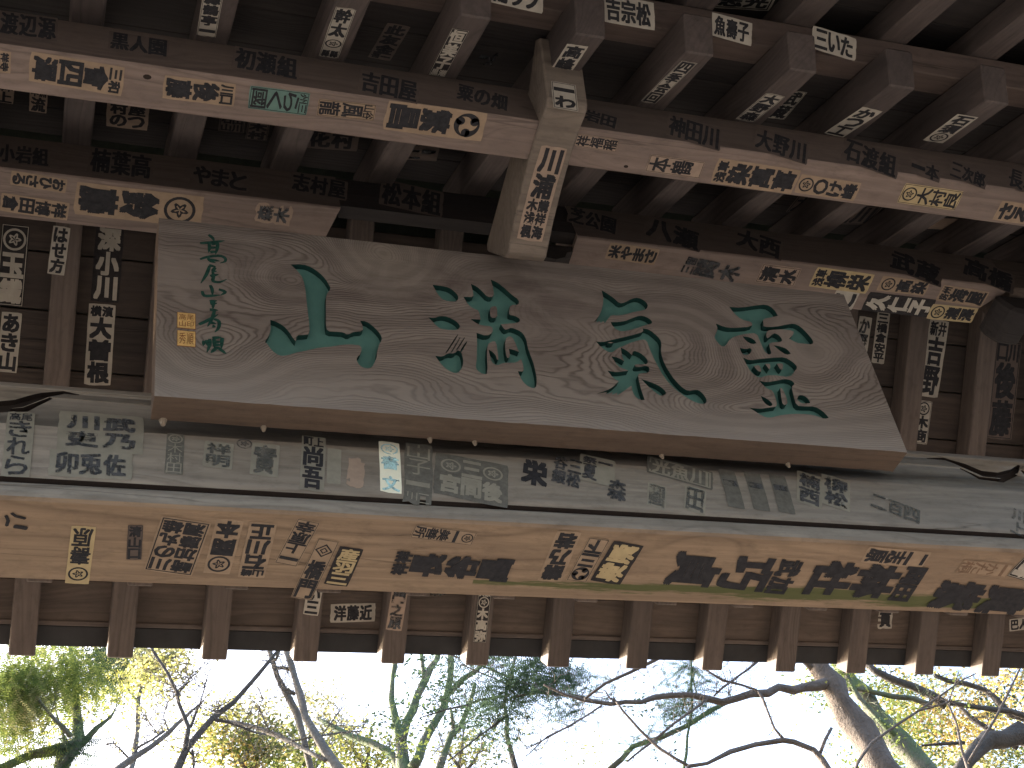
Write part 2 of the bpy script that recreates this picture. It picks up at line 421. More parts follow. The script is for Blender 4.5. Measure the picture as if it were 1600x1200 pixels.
bo = MB.modifiers.new('b', 'BOOLEAN'); bo.operation = 'DIFFERENCE'; bo.object = cut; bo.solver = 'EXACT'; bo.material_mode = 'TRANSFER'
bo.use_self = True
bpy.context.view_layer.update()
nm = bpy.data.meshes.new_from_object(MB.evaluated_get(bpy.context.evaluated_depsgraph_get()))
if len(nm.polygons) > 20:
    MB.modifiers.clear(); MB.data = nm
else: MB.modifiers.clear()
bpy.data.objects.remove(cut)

# posts, struts, outside the frame but there
for xx in (-.75, 2.45):
    link('post', box_me('post', .2, .2, 3.24, .012), GATE, Matrix.Translation((xx, 1.635, .0215)), [M['post']])
    link('post_base', box_me('post_base', .34, .34, .12, .02), GATE, Matrix.Translation((xx, 1.635, -1.56)), [M['black']])
for xx in (.795, 2.33, -.58):
    link('ridge_strut', box_me('ridge_strut', .08, .07, .41 if xx == .795 else .29, .003), GATE, Matrix.Translation((xx, 1.655 if xx != .795 else 1.60, 2.2 if xx == .795 else 2.145)), [M['rafter']])

# ------------------------------------------------------------------ paper slips
def paper_mat(name, col, var=.12):
    s = NT(name); v = s.objvec()
    n = s.noise(v, 45, 6, .65); n2 = s.noise(v, 9, 4, .6)
    c = s.mix(s.ramp(n, [(.35, (0, 0, 0)), (.7, (1, 1, 1))]), tuple(q*(1-var) for q in col), tuple(min(.85, q*(1+var)) for q in col))
    c = s.mix(s.math('MULTIPLY', s.ramp(n2, [(.5, (0, 0, 0)), (.75, (1, 1, 1))]), .35), c, tuple(q*.62 for q in col))
    s.l(c, s.b.inputs['Base Color']); s.b.inputs['Roughness'].default_value = .9; s.b.inputs['Specular IOR Level'].default_value = .1
    return s.m
def ink_mat(name, col, wear=.0):
    s = NT(name); v = s.objvec()
    n = s.noise(v, 90, 6, .7)
    c = s.mix(s.ramp(n, [(.3, (0, 0, 0)), (.75, (1, 1, 1))]), col, tuple(min(1, q*1.7+.01) for q in col))
    s.l(c, s.b.inputs['Base Color']); s.b.inputs['Roughness'].default_value = .85; s.b.inputs['Specular IOR Level'].default_value = .1
    if wear:                              # worn-through ink: real gaps with the wood behind
        n2 = s.noise(v, 38, 7, .72)
        a = s.ramp(n2, [(.5-wear*.12-.03, (1, 1, 1)), (.5+wear*.02+.10, (0, 0, 0))])
        a = s.math('MULTIPLY', a, 1.0) if wear < .6 else s.math('MULTIPLY', a, .8)
        s.l(a, s.b.inputs['Alpha'])
    return s.m
PAP = {'w': paper_mat('paper_pale', (.40, .37, .33)), 'a': paper_mat('paper_aged', (.30, .225, .165)),
       'b': paper_mat('paper_brown', (.32, .245, .20)), 'y': paper_mat('paper_yellowed', (.42, .335, .20)),
       'g': paper_mat('paper_greenish', (.235, .222, .190)), 'd': paper_mat('paper_dim', (.125, .10, .092)),
       't': paper_mat('paper_teal', (.13, .22, .20)), 'W': paper_mat('paper_fresh_white', (.80, .80, .68), .04),
       'k': ink_mat('ink_ground_black', (.022, .020, .022)), 'K': ink_mat('ink_ground_grey', (.085, .082, .075))}
INK = {'k': ink_mat('ink_black', (.020, .020, .024)), 'f': ink_mat('ink_faded', (.050, .052, .058), .3),
       'F': ink_mat('ink_very_faded', (.10, .10, .095), .8), 'r': ink_mat('ink_brown', (.13, .085, .06)),
       'p': PAP['w'], 'l': PAP['g'], 'q': PAP['y'], 'B': ink_mat('ink_blue', (.36, .56, .66), .5), 'n': ink_mat('ink_green', (.10, .22, .17))}

_gc = {}
fcv = bpy.data.curves.new('glyph', 'FONT'); fcv.resolution_u = 2; fcv.size = 1
fob = bpy.data.objects.new('glyph', fcv); COL.objects.link(fob)
def glyph(ch):
    """unit-box mesh of one character (verts 0..1, tris)"""
    if ch in _gc: return _gc[ch]
    if ch == '@':                        # three-comma whirl
        vs, fs = [], []
        for k in range(3):
            a0 = k*2*math.pi/3; N = 14; ring = []
            for i in range(N+1):
                t = i/N; a = a0+t*2.3; ro = .5-.02*t; ri = ro-(.30*(1-t)**1.1+.012)
                if i == 0: pass
                ring.append((ro*math.cos(a), ro*math.sin(a), ri*math.cos(a), ri*math.sin(a)))
            b = len(vs)
            for (x, y, u, w_) in ring: vs += [(x+.5, y+.5), (u+.5, w_+.5)]
            for i in range(N): fs.append((b+2*i, b+2*i+1, b+2*i+3, b+2*i+2))
            c0 = (.5+.31*math.cos(a0+.02), .5+.31*math.sin(a0+.02)); b = len(vs); vs.append(c0)
            for i in range(17): vs.append((c0[0]+.17*math.cos(i*math.pi/8), c0[1]+.17*math.sin(i*math.pi/8)))
            for i in range(16): fs.append((b, b+1+i, b+2+i))
        _gc[ch] = (vs, fs); return _gc[ch]
    if ch in '#':                        # ring crest
        vs, fs = [], []; N = 24
        for (ro, ri) in ((.5, .40), (.3, .0)):
            b = len(vs)
            for i in range(N):
                a = i*2*math.pi/N; r2 = ri if ri else .1*(1+math.cos(5*a))
                vs += [(.5+ro*math.cos(a)*(1 if ri else (.75+.25*math.cos(5*a))), .5+ro*math.sin(a)*(1 if ri else (.75+.25*math.cos(5*a)))), (.5+r2*math.cos(a), .5+r2*math.sin(a))]
            for i in range(N):
                j = (i+1) % N; fs.append((b+2*i, b+2*i+1, b+2*j+1, b+2*j))
        _gc[ch] = (vs, fs); return _gc[ch]
    if ch == '%':                        # diamond crest
        vs = []; fs = []
        for ro, ri in ((.5, .38), (.24, .14)):
            b = len(vs)
            for i in range(4):
                a = i*math.pi/2; vs += [(.5+ro*math.cos(a), .5+ro*math.sin(a)), (.5+ri*math.cos(a), .5+ri*math.sin(a))]
            for i in range(4):
                j = (i+1) % 4; fs.append((b+2*i, b+2*i+1, b+2*j+1, b+2*j))
        _gc[ch] = (vs, fs); return _gc[ch]
    fcv.body = ch; bpy.context.view_layer.update()
    ev = fob.evaluated_get(bpy.context.evaluated_depsgraph_get()); m = ev.to_mesh()
    vs = [(v.co.x, v.co.y) for v in m.vertices]; fs = [tuple(p.vertices) for p in m.polygons]
    ev.to_mesh_clear()
    if not vs: _gc[ch] = ([], []); return _gc[ch]
    xa, xb = min(v[0] for v in vs), max(v[0] for v in vs); ya, yb = min(v[1] for v in vs), max(v[1] for v in vs)
    # keep thin characters thin
    cx, cy = (xa+xb)/2, (ya+yb)/2; sx = max(xb-xa, .55); sy = max(yb-ya, .35)
    vs = [((x-cx)/sx+.5, (y-cy)/sy+.5) for x, y in vs]
    _gc[ch] = (vs, fs); return _gc[ch]

V = Vector
nS = V((0, -SN*0-1, 0))
def planes():
    P = {}
    P['MF'] = (V((0, 1.5465, 0)), V((0, -1, 0)))
    P['MU'] = (V((0, 0, MB_Z0)), V((0, 0, -1)))
    P['2F'] = (V((0, P2Y0, 0)), V((0, -1, 0))); P['2U'] = (V((0, 0, P2Z0)), V((0, 0, -1)))
    P['3F'] = (V((0, P3Y0, 0)), V((0, -1, 0))); P['3U'] = (V((0, 0, P3Z0)), V((0, 0, -1)))
    nn = V((0, SN, -CS)); nf = V((0, -SN, -CS))
    P['NR'] = (V((0, 0, ZN)), nn); P['NB'] = (V((0, 0, ZN))-nn*(NRH+.0006), nn)
    P['NF'] = (V((0, 0, ZN))-nn*(NRH+KIO+.0005), nn); P['NFB'] = (V((0, 0, ZN))-nn*(NRH+KIO+FLH+.0006), nn)
    P['NK'] = (V((0, .908, ZN+TS*.908)), V((0, -CS, -SN)))
    P['FR'] = (V((0, 0, ZF)), nf); P['FB'] = (V((0, 0, ZF))-nf*.0556, nf)
    P['FF'] = (V((0, 0, ZFF)), nf); P['FFB'] = (V((0, 0, ZFF))-nf*(FLH+.0006), nf)
    P['AU'] = (V((0, 0, 2.134)), V((0, 0, -1)))
    a, b = V((0, .998, 2.20)), V((0, 1.022, 2.139)); d = (b-a).normalized()
    P['AN'] = (a, V((0, d.z, -d.y)) if d.z < 0 else V((0, -d.z, d.y)))
    return P
PL = planes()
def host_for(pl, c):
    if pl in ('MF', 'MU'): return MB
    if pl in ('2F', '2U'): return HOST['P2']
    if pl in ('3F', '3U'): return HOST['P3L'] if c.x < .75 else HOST['P3R']
    if pl == 'NK': return HOST['NK']
    if pl in ('AU', 'AN'): return HOST['ARM']
    if pl in ('NR', 'NF', 'FR', 'FF'):
        off = {'NR': 0, 'NF': .035, 'FR': 0, 'FF': -.023}[pl]
        k = max(-6, min(15, round((c.x-off)/SP))); return HOST[(pl, k)]
    res, y0, y1 = HOST[pl]
    i = int((c.y-y0)/(y1-y0)*len(res)); return res[max(0, min(len(res)-1, i))]
arm_und = [(p[0], p[1]) for p in prof[9:]]+[(1.318, 2.106)]
def arm_z(y):
    q = sorted(arm_und)
    for (a, za), (b, zb) in zip(q, q[1:]):
        if a <= y <= b: return za+(zb-za)*(y-a)/(b-a)
    return q[0][1] if y < q[0][0] else q[-1][1]
slips = 0
def slip(pl, x0, y0, x1, y1, wpx, rows, paper='a', ink='k', frame=None, fat=.050, fill=.97, torn=0, inv_head=False, mar=.07, corner=0):
    """one pasted paper slip: centre of its top edge and of its bottom edge in the photograph, its width, its characters"""
    global slips
    p0, n = PL[pl]
    a, b = hit(x0, y0, p0, n), hit(x1, y1, p0, n)
    up = (a-b); H = up.length; up.normalize(); rt = up.cross(n).normalized()
    mx, my = (x0+x1)/2, (y0+y1)/2; dx, dy = x1-x0, y1-y0; l = math.hypot(dx, dy)
    q1 = hit(mx+dy/l*wpx/2, my-dx/l*wpx/2, p0, n); q2 = hit(mx-dy/l*wpx/2, my+dx/l*wpx/2, p0, n)
    W = abs((q1-q2).dot(rt)); ctr = (a+b)/2
    rr = random.Random(int(x0*7+y0*13))
    lift = .0005+.0006*((slips*7) % 5)/5
    vs, fs, mi = [], [], []
    def P3(u, v_, h): return ctr+rt*u+up*v_+n*h
    if paper:
        nx, ny = 5, 8
        base = len(vs)
        for j in range(ny+1):
            for i in range(nx+1):
                u = (i/nx-.5)*W; v_ = (j/ny-.5)*H
                if torn and (i in (0, nx) or j in (0, ny)): u += rr.uniform(-1, 1)*W*.06*torn; v_ += rr.uniform(-1, 1)*H*.06*torn
                else:
                    if i in (0, nx): u += rr.uniform(-1, 1)*W*.008
                    if j in (0, ny): v_ += rr.uniform(-1, 1)*H*.006
                if i in (0, nx) and j in (0, ny): u *= .985-corner; v_ *= .985-corner
                vs.append(P3(u, v_, lift))
        for j in range(ny):
            for i in range(nx):
                if torn and rr.random() < .12*torn and (i in (0, nx-1) or j in (0, ny-1)): continue
                q = base+j*(nx+1)+i; fs.append((q, q+1, q+nx+2, q+nx+1)); mi.append(0)
    def rect(u0, u1, v0, v1, h, m):
        bb = len(vs)
        vs.extend([P3(u0, v0, h), P3(u1, v0, h), P3(u1, v1, h), P3(u0, v1, h)]); fs.append((bb, bb+1, bb+2, bb+3)); mi.append(m)
    if frame:
        for f_in, th in ([(.035, .022)] if frame == 1 else [(.03, .03)]):
            t = W*th*1.1; iu, iv = W*(.5-f_in), H*.5-W*f_in
            h = lift+.00025
            rect(-iu, iu, iv-t, iv, h, 1); rect(-iu, iu, -iv, -iv+t, h, 1)
            rect(-iu, -iu+t, -iv+t, iv-t, h, 1); rect(iu-t, iu, -iv+t, iv-t, h, 1)
    rws = rows.split('/') if rows else []
    if rws:
        wts = []
        for r in rws:
            n_ = len(r.replace(' ', ''))
            wts.append(1.0 if n_ == 1 else {2: .5, 3: .42}.get(n_, .4))
        if len(rws) == 1: wts = [1]
        IW, IH = W*(1-2*mar), H-2*mar*W if H > W else H*(1-2*mar)
        top = IH/2; tot = sum(wts)
        for r, wt in zip(rws, wts):
            rh = IH*wt/tot; cells = len(r); cw = IW/cells
            for ci, ch in enumerate(r):
                if ch == ' ': continue
                gv, gf = glyph(ch)
                if not gv: continue
                w_, h_ = cw*fill, rh*fill
                if ch in '@#%': w_ = h_ = min(w_, h_)
                cu = -IW/2+cw*(ci+.5); cv = top-rh/2
                ft = fat*min(w_, h_) if ch not in '@#%' else 0
                offs = [(0, 0)]+([(ft, ft), (-ft, ft), (ft, -ft), (-ft, -ft)] if ft else [])+([(ft, 0), (-ft, 0), (0, ft), (0, -ft)] if wpx*fill > 30 and ft else [])
                sk = rr.uniform(-.02, .02)
                for k, (ou, ov) in enumerate(offs):
                    bb = len(vs); hh = lift+.0003+.00003*k
                    w2, h2 = w_-2*ft, h_-2*ft
                    for (x, y) in gv:
                        vs.append(P3(cu+(x-.5)*w2+ou+sk*(y-.5)*w2, cv+(y-.5)*h2+ov, hh))
                    for f in gf: fs.append(tuple(bb+i for i in f)); mi.append(1)
            top -= rh
    if pl == 'MF':
        for q in vs:
            h = (q.y-1.5465); q.y = mb_front_y(q.z)+h
    if pl == 'AU':
        for q in vs: q.z = arm_z(q.y)+(q.z-2.134)
    host = host_for(pl, ctr)
    nm_ = 'paper_slip' if paper else 'ink_lettering'
    me = bpy.data.meshes.new(nm_); me.from_pydata([tuple(q) for q in vs], [], fs)
    me.materials.append(PAP[paper] if paper else INK[ink]); me.materials.append(INK[ink])
    for p, m in zip(me.polygons, mi): p.material_index = m
    o = link(nm_, me, host, None)
    slips += 1
    return o

S = slip
# underside of the front purlin (characters lie on their side)
S('2U', 17, 98, -60, 88, 34, '祥寺/富/士', 'a'); S('2U', 193, 128, 46, 103, 46, '三和/會/四/澤', 'a'); S('2U', 367, 149, 255, 135, 36, '川口/後/藤', 'a')
S('2U', 482, 163, 389, 151, 36, '州三/ら/く/國', 't', 'k', 1, fat=.02); S('2U', 586, 176, 496, 167, 26, '山谷/風/龍', 'a', 'k', 1, fat=.03)
S('2U', 757, 199, 602, 179, 46, '@/繁/昌', 'a')
S('2U', 899, 218, 965, 228, 20, '祥/福/稲', 'b', 'k', 1, fat=.03); S('2U', 1012, 254, 1097, 266, 27, '本/鶴/ ', 'b', 'k', 1, fat=.03)
S('2U', 1116, 266, 1244, 285, 40, '浅草/染/萬/喜', 'a'); S('2U', 1246, 286, 1340, 300, 30, '#/〇/け/峰', 'a')
S('2U', 1408, 301, 1499, 314, 32, '#/大/村/良', 'y', 'k', 1, fat=.03); S('2U', 1558, 328, 1640, 340, 32, 'さ/る/屋', 'a')
for kx, ky, kr in ((230, 120, .0045), (978, 260, .003), (1205, 292, .0025)):
    q = hit(kx, ky, *PL['2U']); vs_ = [(q.x+kr*1.5*math.cos(i*.7), q.y+kr*math.sin(i*.7), P2Z0-.0004) for i in range(9)]
    me = bpy.data.meshes.new('knot'); me.from_pydata(vs_, [], [tuple(range(9))]); link('knot', me, HOST['P2'], None, [M['groove']])
# front face of the front purlin
for a in ((45, 23, 43, 60, 94, '渡辺源'), (218, 56, 216, 84, 95, '黒人園'), (418, 82, 414, 117, 106, '初瀬組'), (610, 119, 606, 153, 95, '吉田屋'),
          (755, 140, 752, 166, 86, '粟の畑'), (940, 177, 936, 196, 54, '岩田'), (1086, 190, 1082, 224, 86, '神田川'), (1222, 212, 1218, 245, 86, '大野川'),
          (1362, 229, 1357, 265, 90, '石渡組'), (1447, 254, 1444, 278, 48, '一本'), (1514, 262, 1510, 286, 60, '三次郎'), (1600, 270, 1597, 300, 50, '長坂')):
    S('2F', *a, 'd', 'k', fat=.05, mar=.03)
# underside of the ridge purlin
S('3U', 104, 291, 17, 277, 22, 'お/ひ/さ/る', 'a'); S('3U', 107, 331, 1, 315, 28, '祥/博/田/倉', 'a')
S('3U', 316, 332, 117, 309, 50, '#/鈴/藤', 'a', fat=.06); S('3U', 399, 330, 455, 338, 30, '森/木', 'b', 'f', torn=1)
S('3U', 949, 391, 1027, 402, 26, '米/や/ま/さ', 'a'); S('3U', 1066, 412, 1158, 430, 32, '三留/関/木', None, 'f'); S('3U', 1186, 426, 1246, 434, 30, '清/水', 'b', 'k', 1)
S('3U', 1270, 432, 1360, 444, 32, '浅草/柳/栄', 'y'); S('3U', 1374, 442, 1449, 451, 24, '#/高/染', 'a', 'k'); S('3U', 1468, 457, 1540, 468, 26, '房州/海/屋', 'a')
S('3U', 1300, 466, 1337, 471, 28, 'こ', 'w'); S('3U', 1352, 470, 1456, 482, 30, '久/仁/子', 'k', 'p', fat=.06); S('3U', 1452, 486, 1523, 493, 24, '#/瀧/澤', 'y')
for a in ((38, 228, 36, 258, 84, '小岩組'), (191, 236, 187, 276, 102, '楠葉高'), (346, 264, 342, 294, 92, 'やまと'), (500, 276, 497, 306, 90, '志村屋'), (645, 290, 641, 330, 100, '松本組'),
          (928, 332, 924, 358, 80, '芝公園'), (1053, 350, 1049, 382, 90, '八瀬'), (1187, 366, 1183, 396, 76, '大西'), (1432, 402, 1428, 434, 86, '武蔵'), (1546, 414, 1541, 444, 86, '高橋')):
    S('3F', *a, 'd', 'k', fat=.05, mar=.03)
# near rafters
S('NR', 334, -12, 322, 56, 31, '縣/鶴/亭/一', 'w', 'k', 1); S('NR', 541, 12, 513, 89, 31, '幹/太/#/縣縣', 'w', 'k', 1); S('NR', 720, 45, 682, 118, 26, '恒/美/子/黒潮', 'k', 'p', 1)
S('NR', 903, 70, 877, 110, 30, '高/峰', 'w'); S('NR', 1078, 96, 1012, 160, 20, '四/季/会/回', 'w', 'k', 1); S('NR', 1213, 147, 1163, 188, 23, '大/野/森', 'w', 'k', 1)
S('NR', 1364, 170, 1302, 211, 23, 'か/つ/工', 'w'); S('NR', 1513, 180, 1457, 221, 23, '石/須/#', 'w', 'k')
# boards behind the near rafters
S('NB', 624, 38, 592, 92, 34, '此/友/金/吾一', 'd'); S('NB', 1247, 142, 1211, 185, 24, '武/蔵', 'w', 'k', 1)
S('NB', 201, 158, 198, 200, 66, '村屋/のつ', 'b'); S('NB', 61, 138, 59, 175, 28, '中洲/流', 'b'); S('NB', 8, 132, 6, 160, 30, '林中/上', 'b')
S('NB', 364, 180, 361, 206, 40, '石田/山川', 'd', 'k', 1); S('NB', 405, 190, 400, 218, 34, '木/村', 'd', 'k', 1); S('NB', 520, 198, 515, 233, 86, '花村', 'd')
S('NB', 662, 222, 656, 250, 52, '三一', 'd', 'f'); S('NB', 1276, 303, 1252, 332, 40, '太田', 'd', 'k', 1); S('NB', 1348, 320, 1322, 350, 52, '石川', 'd', 'k', 1)
S('NB', 1472, 340, 1452, 357, 44, '', 'b'); S('NB', 775, 78, 752, 102, 28, '一久', None, 'f', torn=1)
# batten over the near rafter ends
S('NK', 981, -3, 982, 41, 82, '吉宗松', 'w'); S('NK', 1144, 28, 1142, 64, 64, '魚壽子', 'w'); S('NK', 1304, 50, 1302, 86, 70, '三いた', 'w', corner=.03)
S('NK', 808, -22, 806, 13, 84, '陽ウフ', 'w')
S('NFB', 1190, -50, 1156, 14, 84, '山鳥/巴三/志光', 'w', 'k', 1)
# bracket arm
S('AU', 868, 232, 824, 366, 40, '川/浦/木講/浅祥/楓海', 'b', 'k'); S('AN', 880, 130, 884, 172, 38, '一/わ', 'w', 'k', 1)
# far slope: rafters and the boards between them
S('FB', 25, 351, 14, 478, 44, '#/玉/鐵', 'k', 'p', 1, fat=.05); S('FB', 19, 488, 10, 582, 32, 'あ/き/山', 'w'); S('FR', 97, 354, 87, 429, 27, 'は/せ/方', 'w')
S('FB', 173, 352, 163, 472, 44, '深/小/川', 'k', 'p'); S('FB', 160, 475, 152, 602, 42, '横濱/大/曽/根', 'w')
S('FB', 1353, 495, 1345, 548, 20, 'か/野', 'w', 'f'); S('FB', 1381, 488, 1371, 568, 20, '三/橋/倉/安/平', 'w'); S('FB', 1468, 500, 1450, 620, 30, '新井/吉/野', 'w')
S('FB', 1445, 626, 1436, 693, 24, '#/木/商', 'w', 'k', 1); S('FB', 1577, 533, 1560, 686, 40, '口川/後/藤', 'd', 'k', 1)
# far flying rafters and boards
S('FF', 493, 916, 485, 961, 24, 'い/三', 'w'); S('FF', 625, 921, 615, 985, 25, '門/之/原', 'b', 'f', fat=.05); S('FF', 758, 922, 749, 1004, 21, '大原/#/木/高/弥', 'k', 'p', 1)
S('FFB', 552, 943, 551, 972, 70, '洋藤近', 'w'); S('FFB', 1384, 952, 1382, 982, 22, '貫', 'w', 'k', torn=.6); S('FFB', 1592, 966, 1592, 985, 30, '巴人', 'w')
S('FFB', 682, 922, 681, 932, 34, '文字', None, 'F')
# weathered front of the main beam
S('MF', 34, 640, 24, 744, 44, '高尾/き/れ/ら', 'g', 'f', fat=.03); S('MF', 160, 641, 156, 707, 134, '川武/吏乃', 'g', 'f', fat=.055, fill=.9)
S('MF', 143, 706, 141, 746, 130, '卯兎佐', 'g', 'f', fat=.05); S('MF', 275, 676, 271, 741, 28, '#/木/村/田', 'K', 'l', 1, fat=.0)
S('MF', 343, 690, 339, 732, 46, '祥/明', 'g', 'F'); S('MF', 383, 680, 381, 706, 30, '#', None, 'f'); S('MF', 416, 692, 412, 744, 44, '實', 'g', 'F')
S('MF', 491, 679, 487, 766, 38, '町上/尚/吾', 'g', 'k', fat=.05); S('MF', 523, 700, 521, 756, 22, '', 'g'); S('MF', 557, 716, 554, 760, 26, '', 'b', torn=1)
S('MF', 608, 688, 611, 770, 33, '#/書/ /文', 'W', 'B', None, fat=.03)
S('MF', 655, 690, 652, 786, 44, '山/子/ー/川三', 'K', 'l', fat=.0, torn=.5); S('MF', 738, 716, 735, 782, 116, '#三#/宮間後', 'K', 'l', fat=.05)
S('MF', 838, 716, 833, 762, 50, '栄', None, 'k', fat=.06); S('MF', 890, 712, 882, 762, 54, '谷三/銀松', None, 'f', fat=.05, torn=.3)
S('MF', 935, 712, 932, 756, 56, '祭一/夏 ', 'g', 'f'); S('MF', 966, 748, 962, 784, 36, '森', None, 'f')
S('MF', 1064, 722, 1062, 752, 104, '光魚川', 'K', 'l', 1, fat=.03); S('MF', 1027, 757, 1025, 793, 30, '圖', 'g', 'F'); S('MF', 1087, 762, 1085, 800, 34, '田', 'g', 'F')
for xx in (1137, 1177, 1216):
    S('MF', xx-2, 733 + (xx-1137)*.1, xx+14, 794+(xx-1137)*.1, 24, '一/ ', 'K', 'f', None, fat=.0)
S('MF', 1266, 738, 1264, 790, 40, '楠/西', 'g', 'f'); S('MF', 1306, 744, 1306, 794, 44, '柳/松', 'g', 'f'); S('MF', 1400, 782, 1398, 808, 92, '二百四', None, 'F')
S('MF', 1592, 796, 1590, 836, 28, '川/上', None, 'F')
# warm underside of the main beam
S('MU', 12, 800, 40, 832, 40, '八/、', None, 'k', torn=1); S('MU', 120, 912, 131, 822, 38, '#/壽/原', 'y', 'k', fat=.03); S('MU', 212, 820, 209, 874, 24, '清/山/口', 'd', 'k', 1, fat=.05)
S('MU', 262, 895, 292, 811, 76, '崎川/加の/藤丸/潤雄', 'a', 'k', 1, fat=.05); S('MU', 338, 896, 360, 811, 42, '#/関/本', 'a', 'k', fat=.05); S('MU', 392, 902, 412, 816, 42, '山崎/石/川/正', 'a', 'k', fat=.05)
S('MU', 446, 882, 483, 813, 34, '一/上/原/幸', 'a', 'k', 1, fat=.04); S('MU', 514, 843, 470, 935, 32, '%/橋/門', 'a', 'k', 1, fat=.045); S('MU', 550, 855, 524, 914, 36, '産/羽/三', 'k', 'q', fat=.04)
S('MU', 741, 842, 645, 829, 22, '#/一/美/善/所', 'a', 'k', 1, fat=.03); S('MU', 610, 878, 803, 892, 44, '祥祥/長/谷/昌', None, 'k', fat=.06)
S('MU', 858, 908, 890, 830, 36, '講/乃/若', 'a', 'k', fat=.06); S('MU', 900, 908, 937, 841, 30, '@/三/下', 'a', 'k', 1, fat=.05); S('MU', 945, 910, 983, 848, 44, '海/源', 'k', 'y' if 0 else 'q', fat=.05)
S('MU', 1250, 903, 1040, 886, 66, '武加/巧/貞', None, 'k', fat=.05); S('MU', 1440, 914, 1258, 900, 66, '岡田/林/社', None, 'k', fat=.06)
S('MU', 1448, 875, 1351, 866, 26, '二/志/原', 'a', 'k', fat=.05); S('MU', 1578, 892, 1499, 884, 22, '一/か/た/桐', 'a', 'r', 1, fat=.02); S('MU', 1612, 942, 1453, 926, 56, '眞/紫', None, 'k', fat=.06)
S('MU', 1640, 900, 1586, 885, 34, '山/崎', 'k', 'p', 1)
for ch in '高尾山印秀順': glyph(ch)
COL.objects.unlink(fob); bpy.data.objects.remove(fob)

# ------------------------------------------------------------------ the name board
PLA = rad(10.4)
PB = V((.1495, 1.472, 1.811)); PXV = V((1, 0, 0)); PUV = V((0, -math.sin(PLA), math.cos(PLA))); PNV = V((0, -math.cos(PLA), -math.sin(PLA)))
PW, PH, PT = 1.379, .4145, .059
PMW = Matrix(((1, 0, 0, PB.x), (0, -PNV.y, PUV.y, PB.y), (0, -PNV.z, PUV.z, PB.z), (0, 0, 0, 1)))   # local x along, y into the wood, z up the board
def p_loc(x, y):
    q = hit(x, y, PB, PNV)-PB
    return (q.x, q.dot(PUV))
PLQ = bpy.data.objects.new('name_board', None); COL.objects.link(PLQ); PLQ.matrix_basis = PMW; WM[PLQ.name] = PMW
PLQ['label'] = 'long thick name board with four large carved green characters above the main beam'; PLQ['category'] = 'sign board'

s = NT('name_board_wood'); v = s.objvec(False)
sep = s.n('ShaderNodeSeparateXYZ'); s.l(v, sep.inputs[0]); X_, Z_ = sep.outputs[0], sep.outputs[2]
def blob(cx, cz, sx, sz):
    a = s.math('DIVIDE', s.math('SUBTRACT', X_, cx), sx); b = s.math('DIVIDE', s.math('SUBTRACT', Z_, cz), sz)
    r2 = s.math('ADD', s.math('MULTIPLY', a, a), s.math('MULTIPLY', b, b))
    return s.math('EXPONENT', s.math('MULTIPLY', r2, -1.0))
lo1 = s.noise(s.mapping(v, (1.6, 1, 4.2)), 1.0, 2, .5); lo2 = s.noise(s.mapping(v, (6, 1, 14)), 1.0, 3, .55)
h = s.math('ADD', s.math('MULTIPLY', Z_, 1.1), s.math('MULTIPLY', lo1, .40))
h = s.math('ADD', h, s.math('MULTIPLY', lo2, .05))
kn = []
for (px_, py_, sx, sz, A) in ((602, 402, .085, .07, .26), (455, 440, .06, .045, .12), (330, 560, .11, .10, .17), (850, 470, .12, .07, -.17), (1050, 530, .14, .10, -.22), (1200, 640, .2, .05, .12), (1260, 560, .12, .10, .16)):
    cx, cz = p_loc(px_, py_); b_ = blob(cx, cz, sx, sz); kn.append(b_)
    h = s.math('ADD', h, s.math('MULTIPLY', b_, A))
ring = s.math('MULTIPLY_ADD', s.math('SINE', s.math('MULTIPLY', h, 6.283*105)), .5, .5)
ring2 = s.math('POWER', ring, 3.2)
band = s.math('MULTIPLY_ADD', s.math('SINE', s.math('MULTIPLY', h, 6.283*11)), .5, .5)
fib = s.noise(s.mapping(v, (9, 9, 260)), 1.0, 4, .65); dirt = s.noise(s.mapping(v, (3, 3, 6)), 1.0, 6, .65)
cA, cB, cC = (.232, .205, .190), (.128, .108, .103), (.28, .248, .215)
c = s.mix(s.math('MULTIPLY', s.ramp(s.math('ADD', band, s.math('MULTIPLY', dirt, .6)), [(.5, (0, 0, 0)), (1.35, (1, 1, 1))]), .5), cA, cB)
c = s.mix(s.math('MULTIPLY', s.math('MULTIPLY', s.ramp(s.noise(s.mapping(v, (7, 1, 11)), 1.0, 5, .6, 1.2), [(.42, (0, 0, 0)), (.62, (1, 1, 1))]), blob(.50, .33, .42, .11)), .75), c, (.085, .062, .060))
# ring lines stronger low and right, broad soft figure round the top knots
msk = s.math('MULTIPLY', s.ramp(s.noise(s.mapping(v, (2.2, 1, 5)), 1.0, 2), [(.36, (.10, .10, .10)), (.56, (1, 1, 1))]), .72)
c = s.mix(s.math('MULTIPLY', ring2, msk), c, (.075, .057, .053))
c = s.mix(s.math('MULTIPLY', s.ramp(fib, [(.45, (0, 0, 0)), (.75, (1, 1, 1))]), .35), c, (.285, .255, .238))
c = s.mix(s.math('MULTIPLY', kn[0], .55), c, cC)
c = s.mix(s.math('MULTIPLY', s.ramp(dirt, [(.55, (0, 0, 0)), (.75, (1, 1, 1))]), .3), c, (.11, .088, .082))
grad = s.ramp(s.math('MULTIPLY', Z_, 1/PH), [(0, (1, 1, 1)), (.35, (0, 0, 0))])          # greyer and paler towards the foot
c = s.mix(s.math('MULTIPLY', grad, .6), c, (.265, .238, .230))
s.l(c, s.b.inputs['Base Color']); s.b.inputs['Roughness'].default_value = .72; s.b.inputs['Specular IOR Level'].default_value = .25
s.bump(s.math('ADD', s.math('MULTIPLY', s.math('MULTIPLY', ring2, msk), -1.0), s.math('MULTIPLY', fib, .4)), .55, .002)
M['plaque'] = s.m
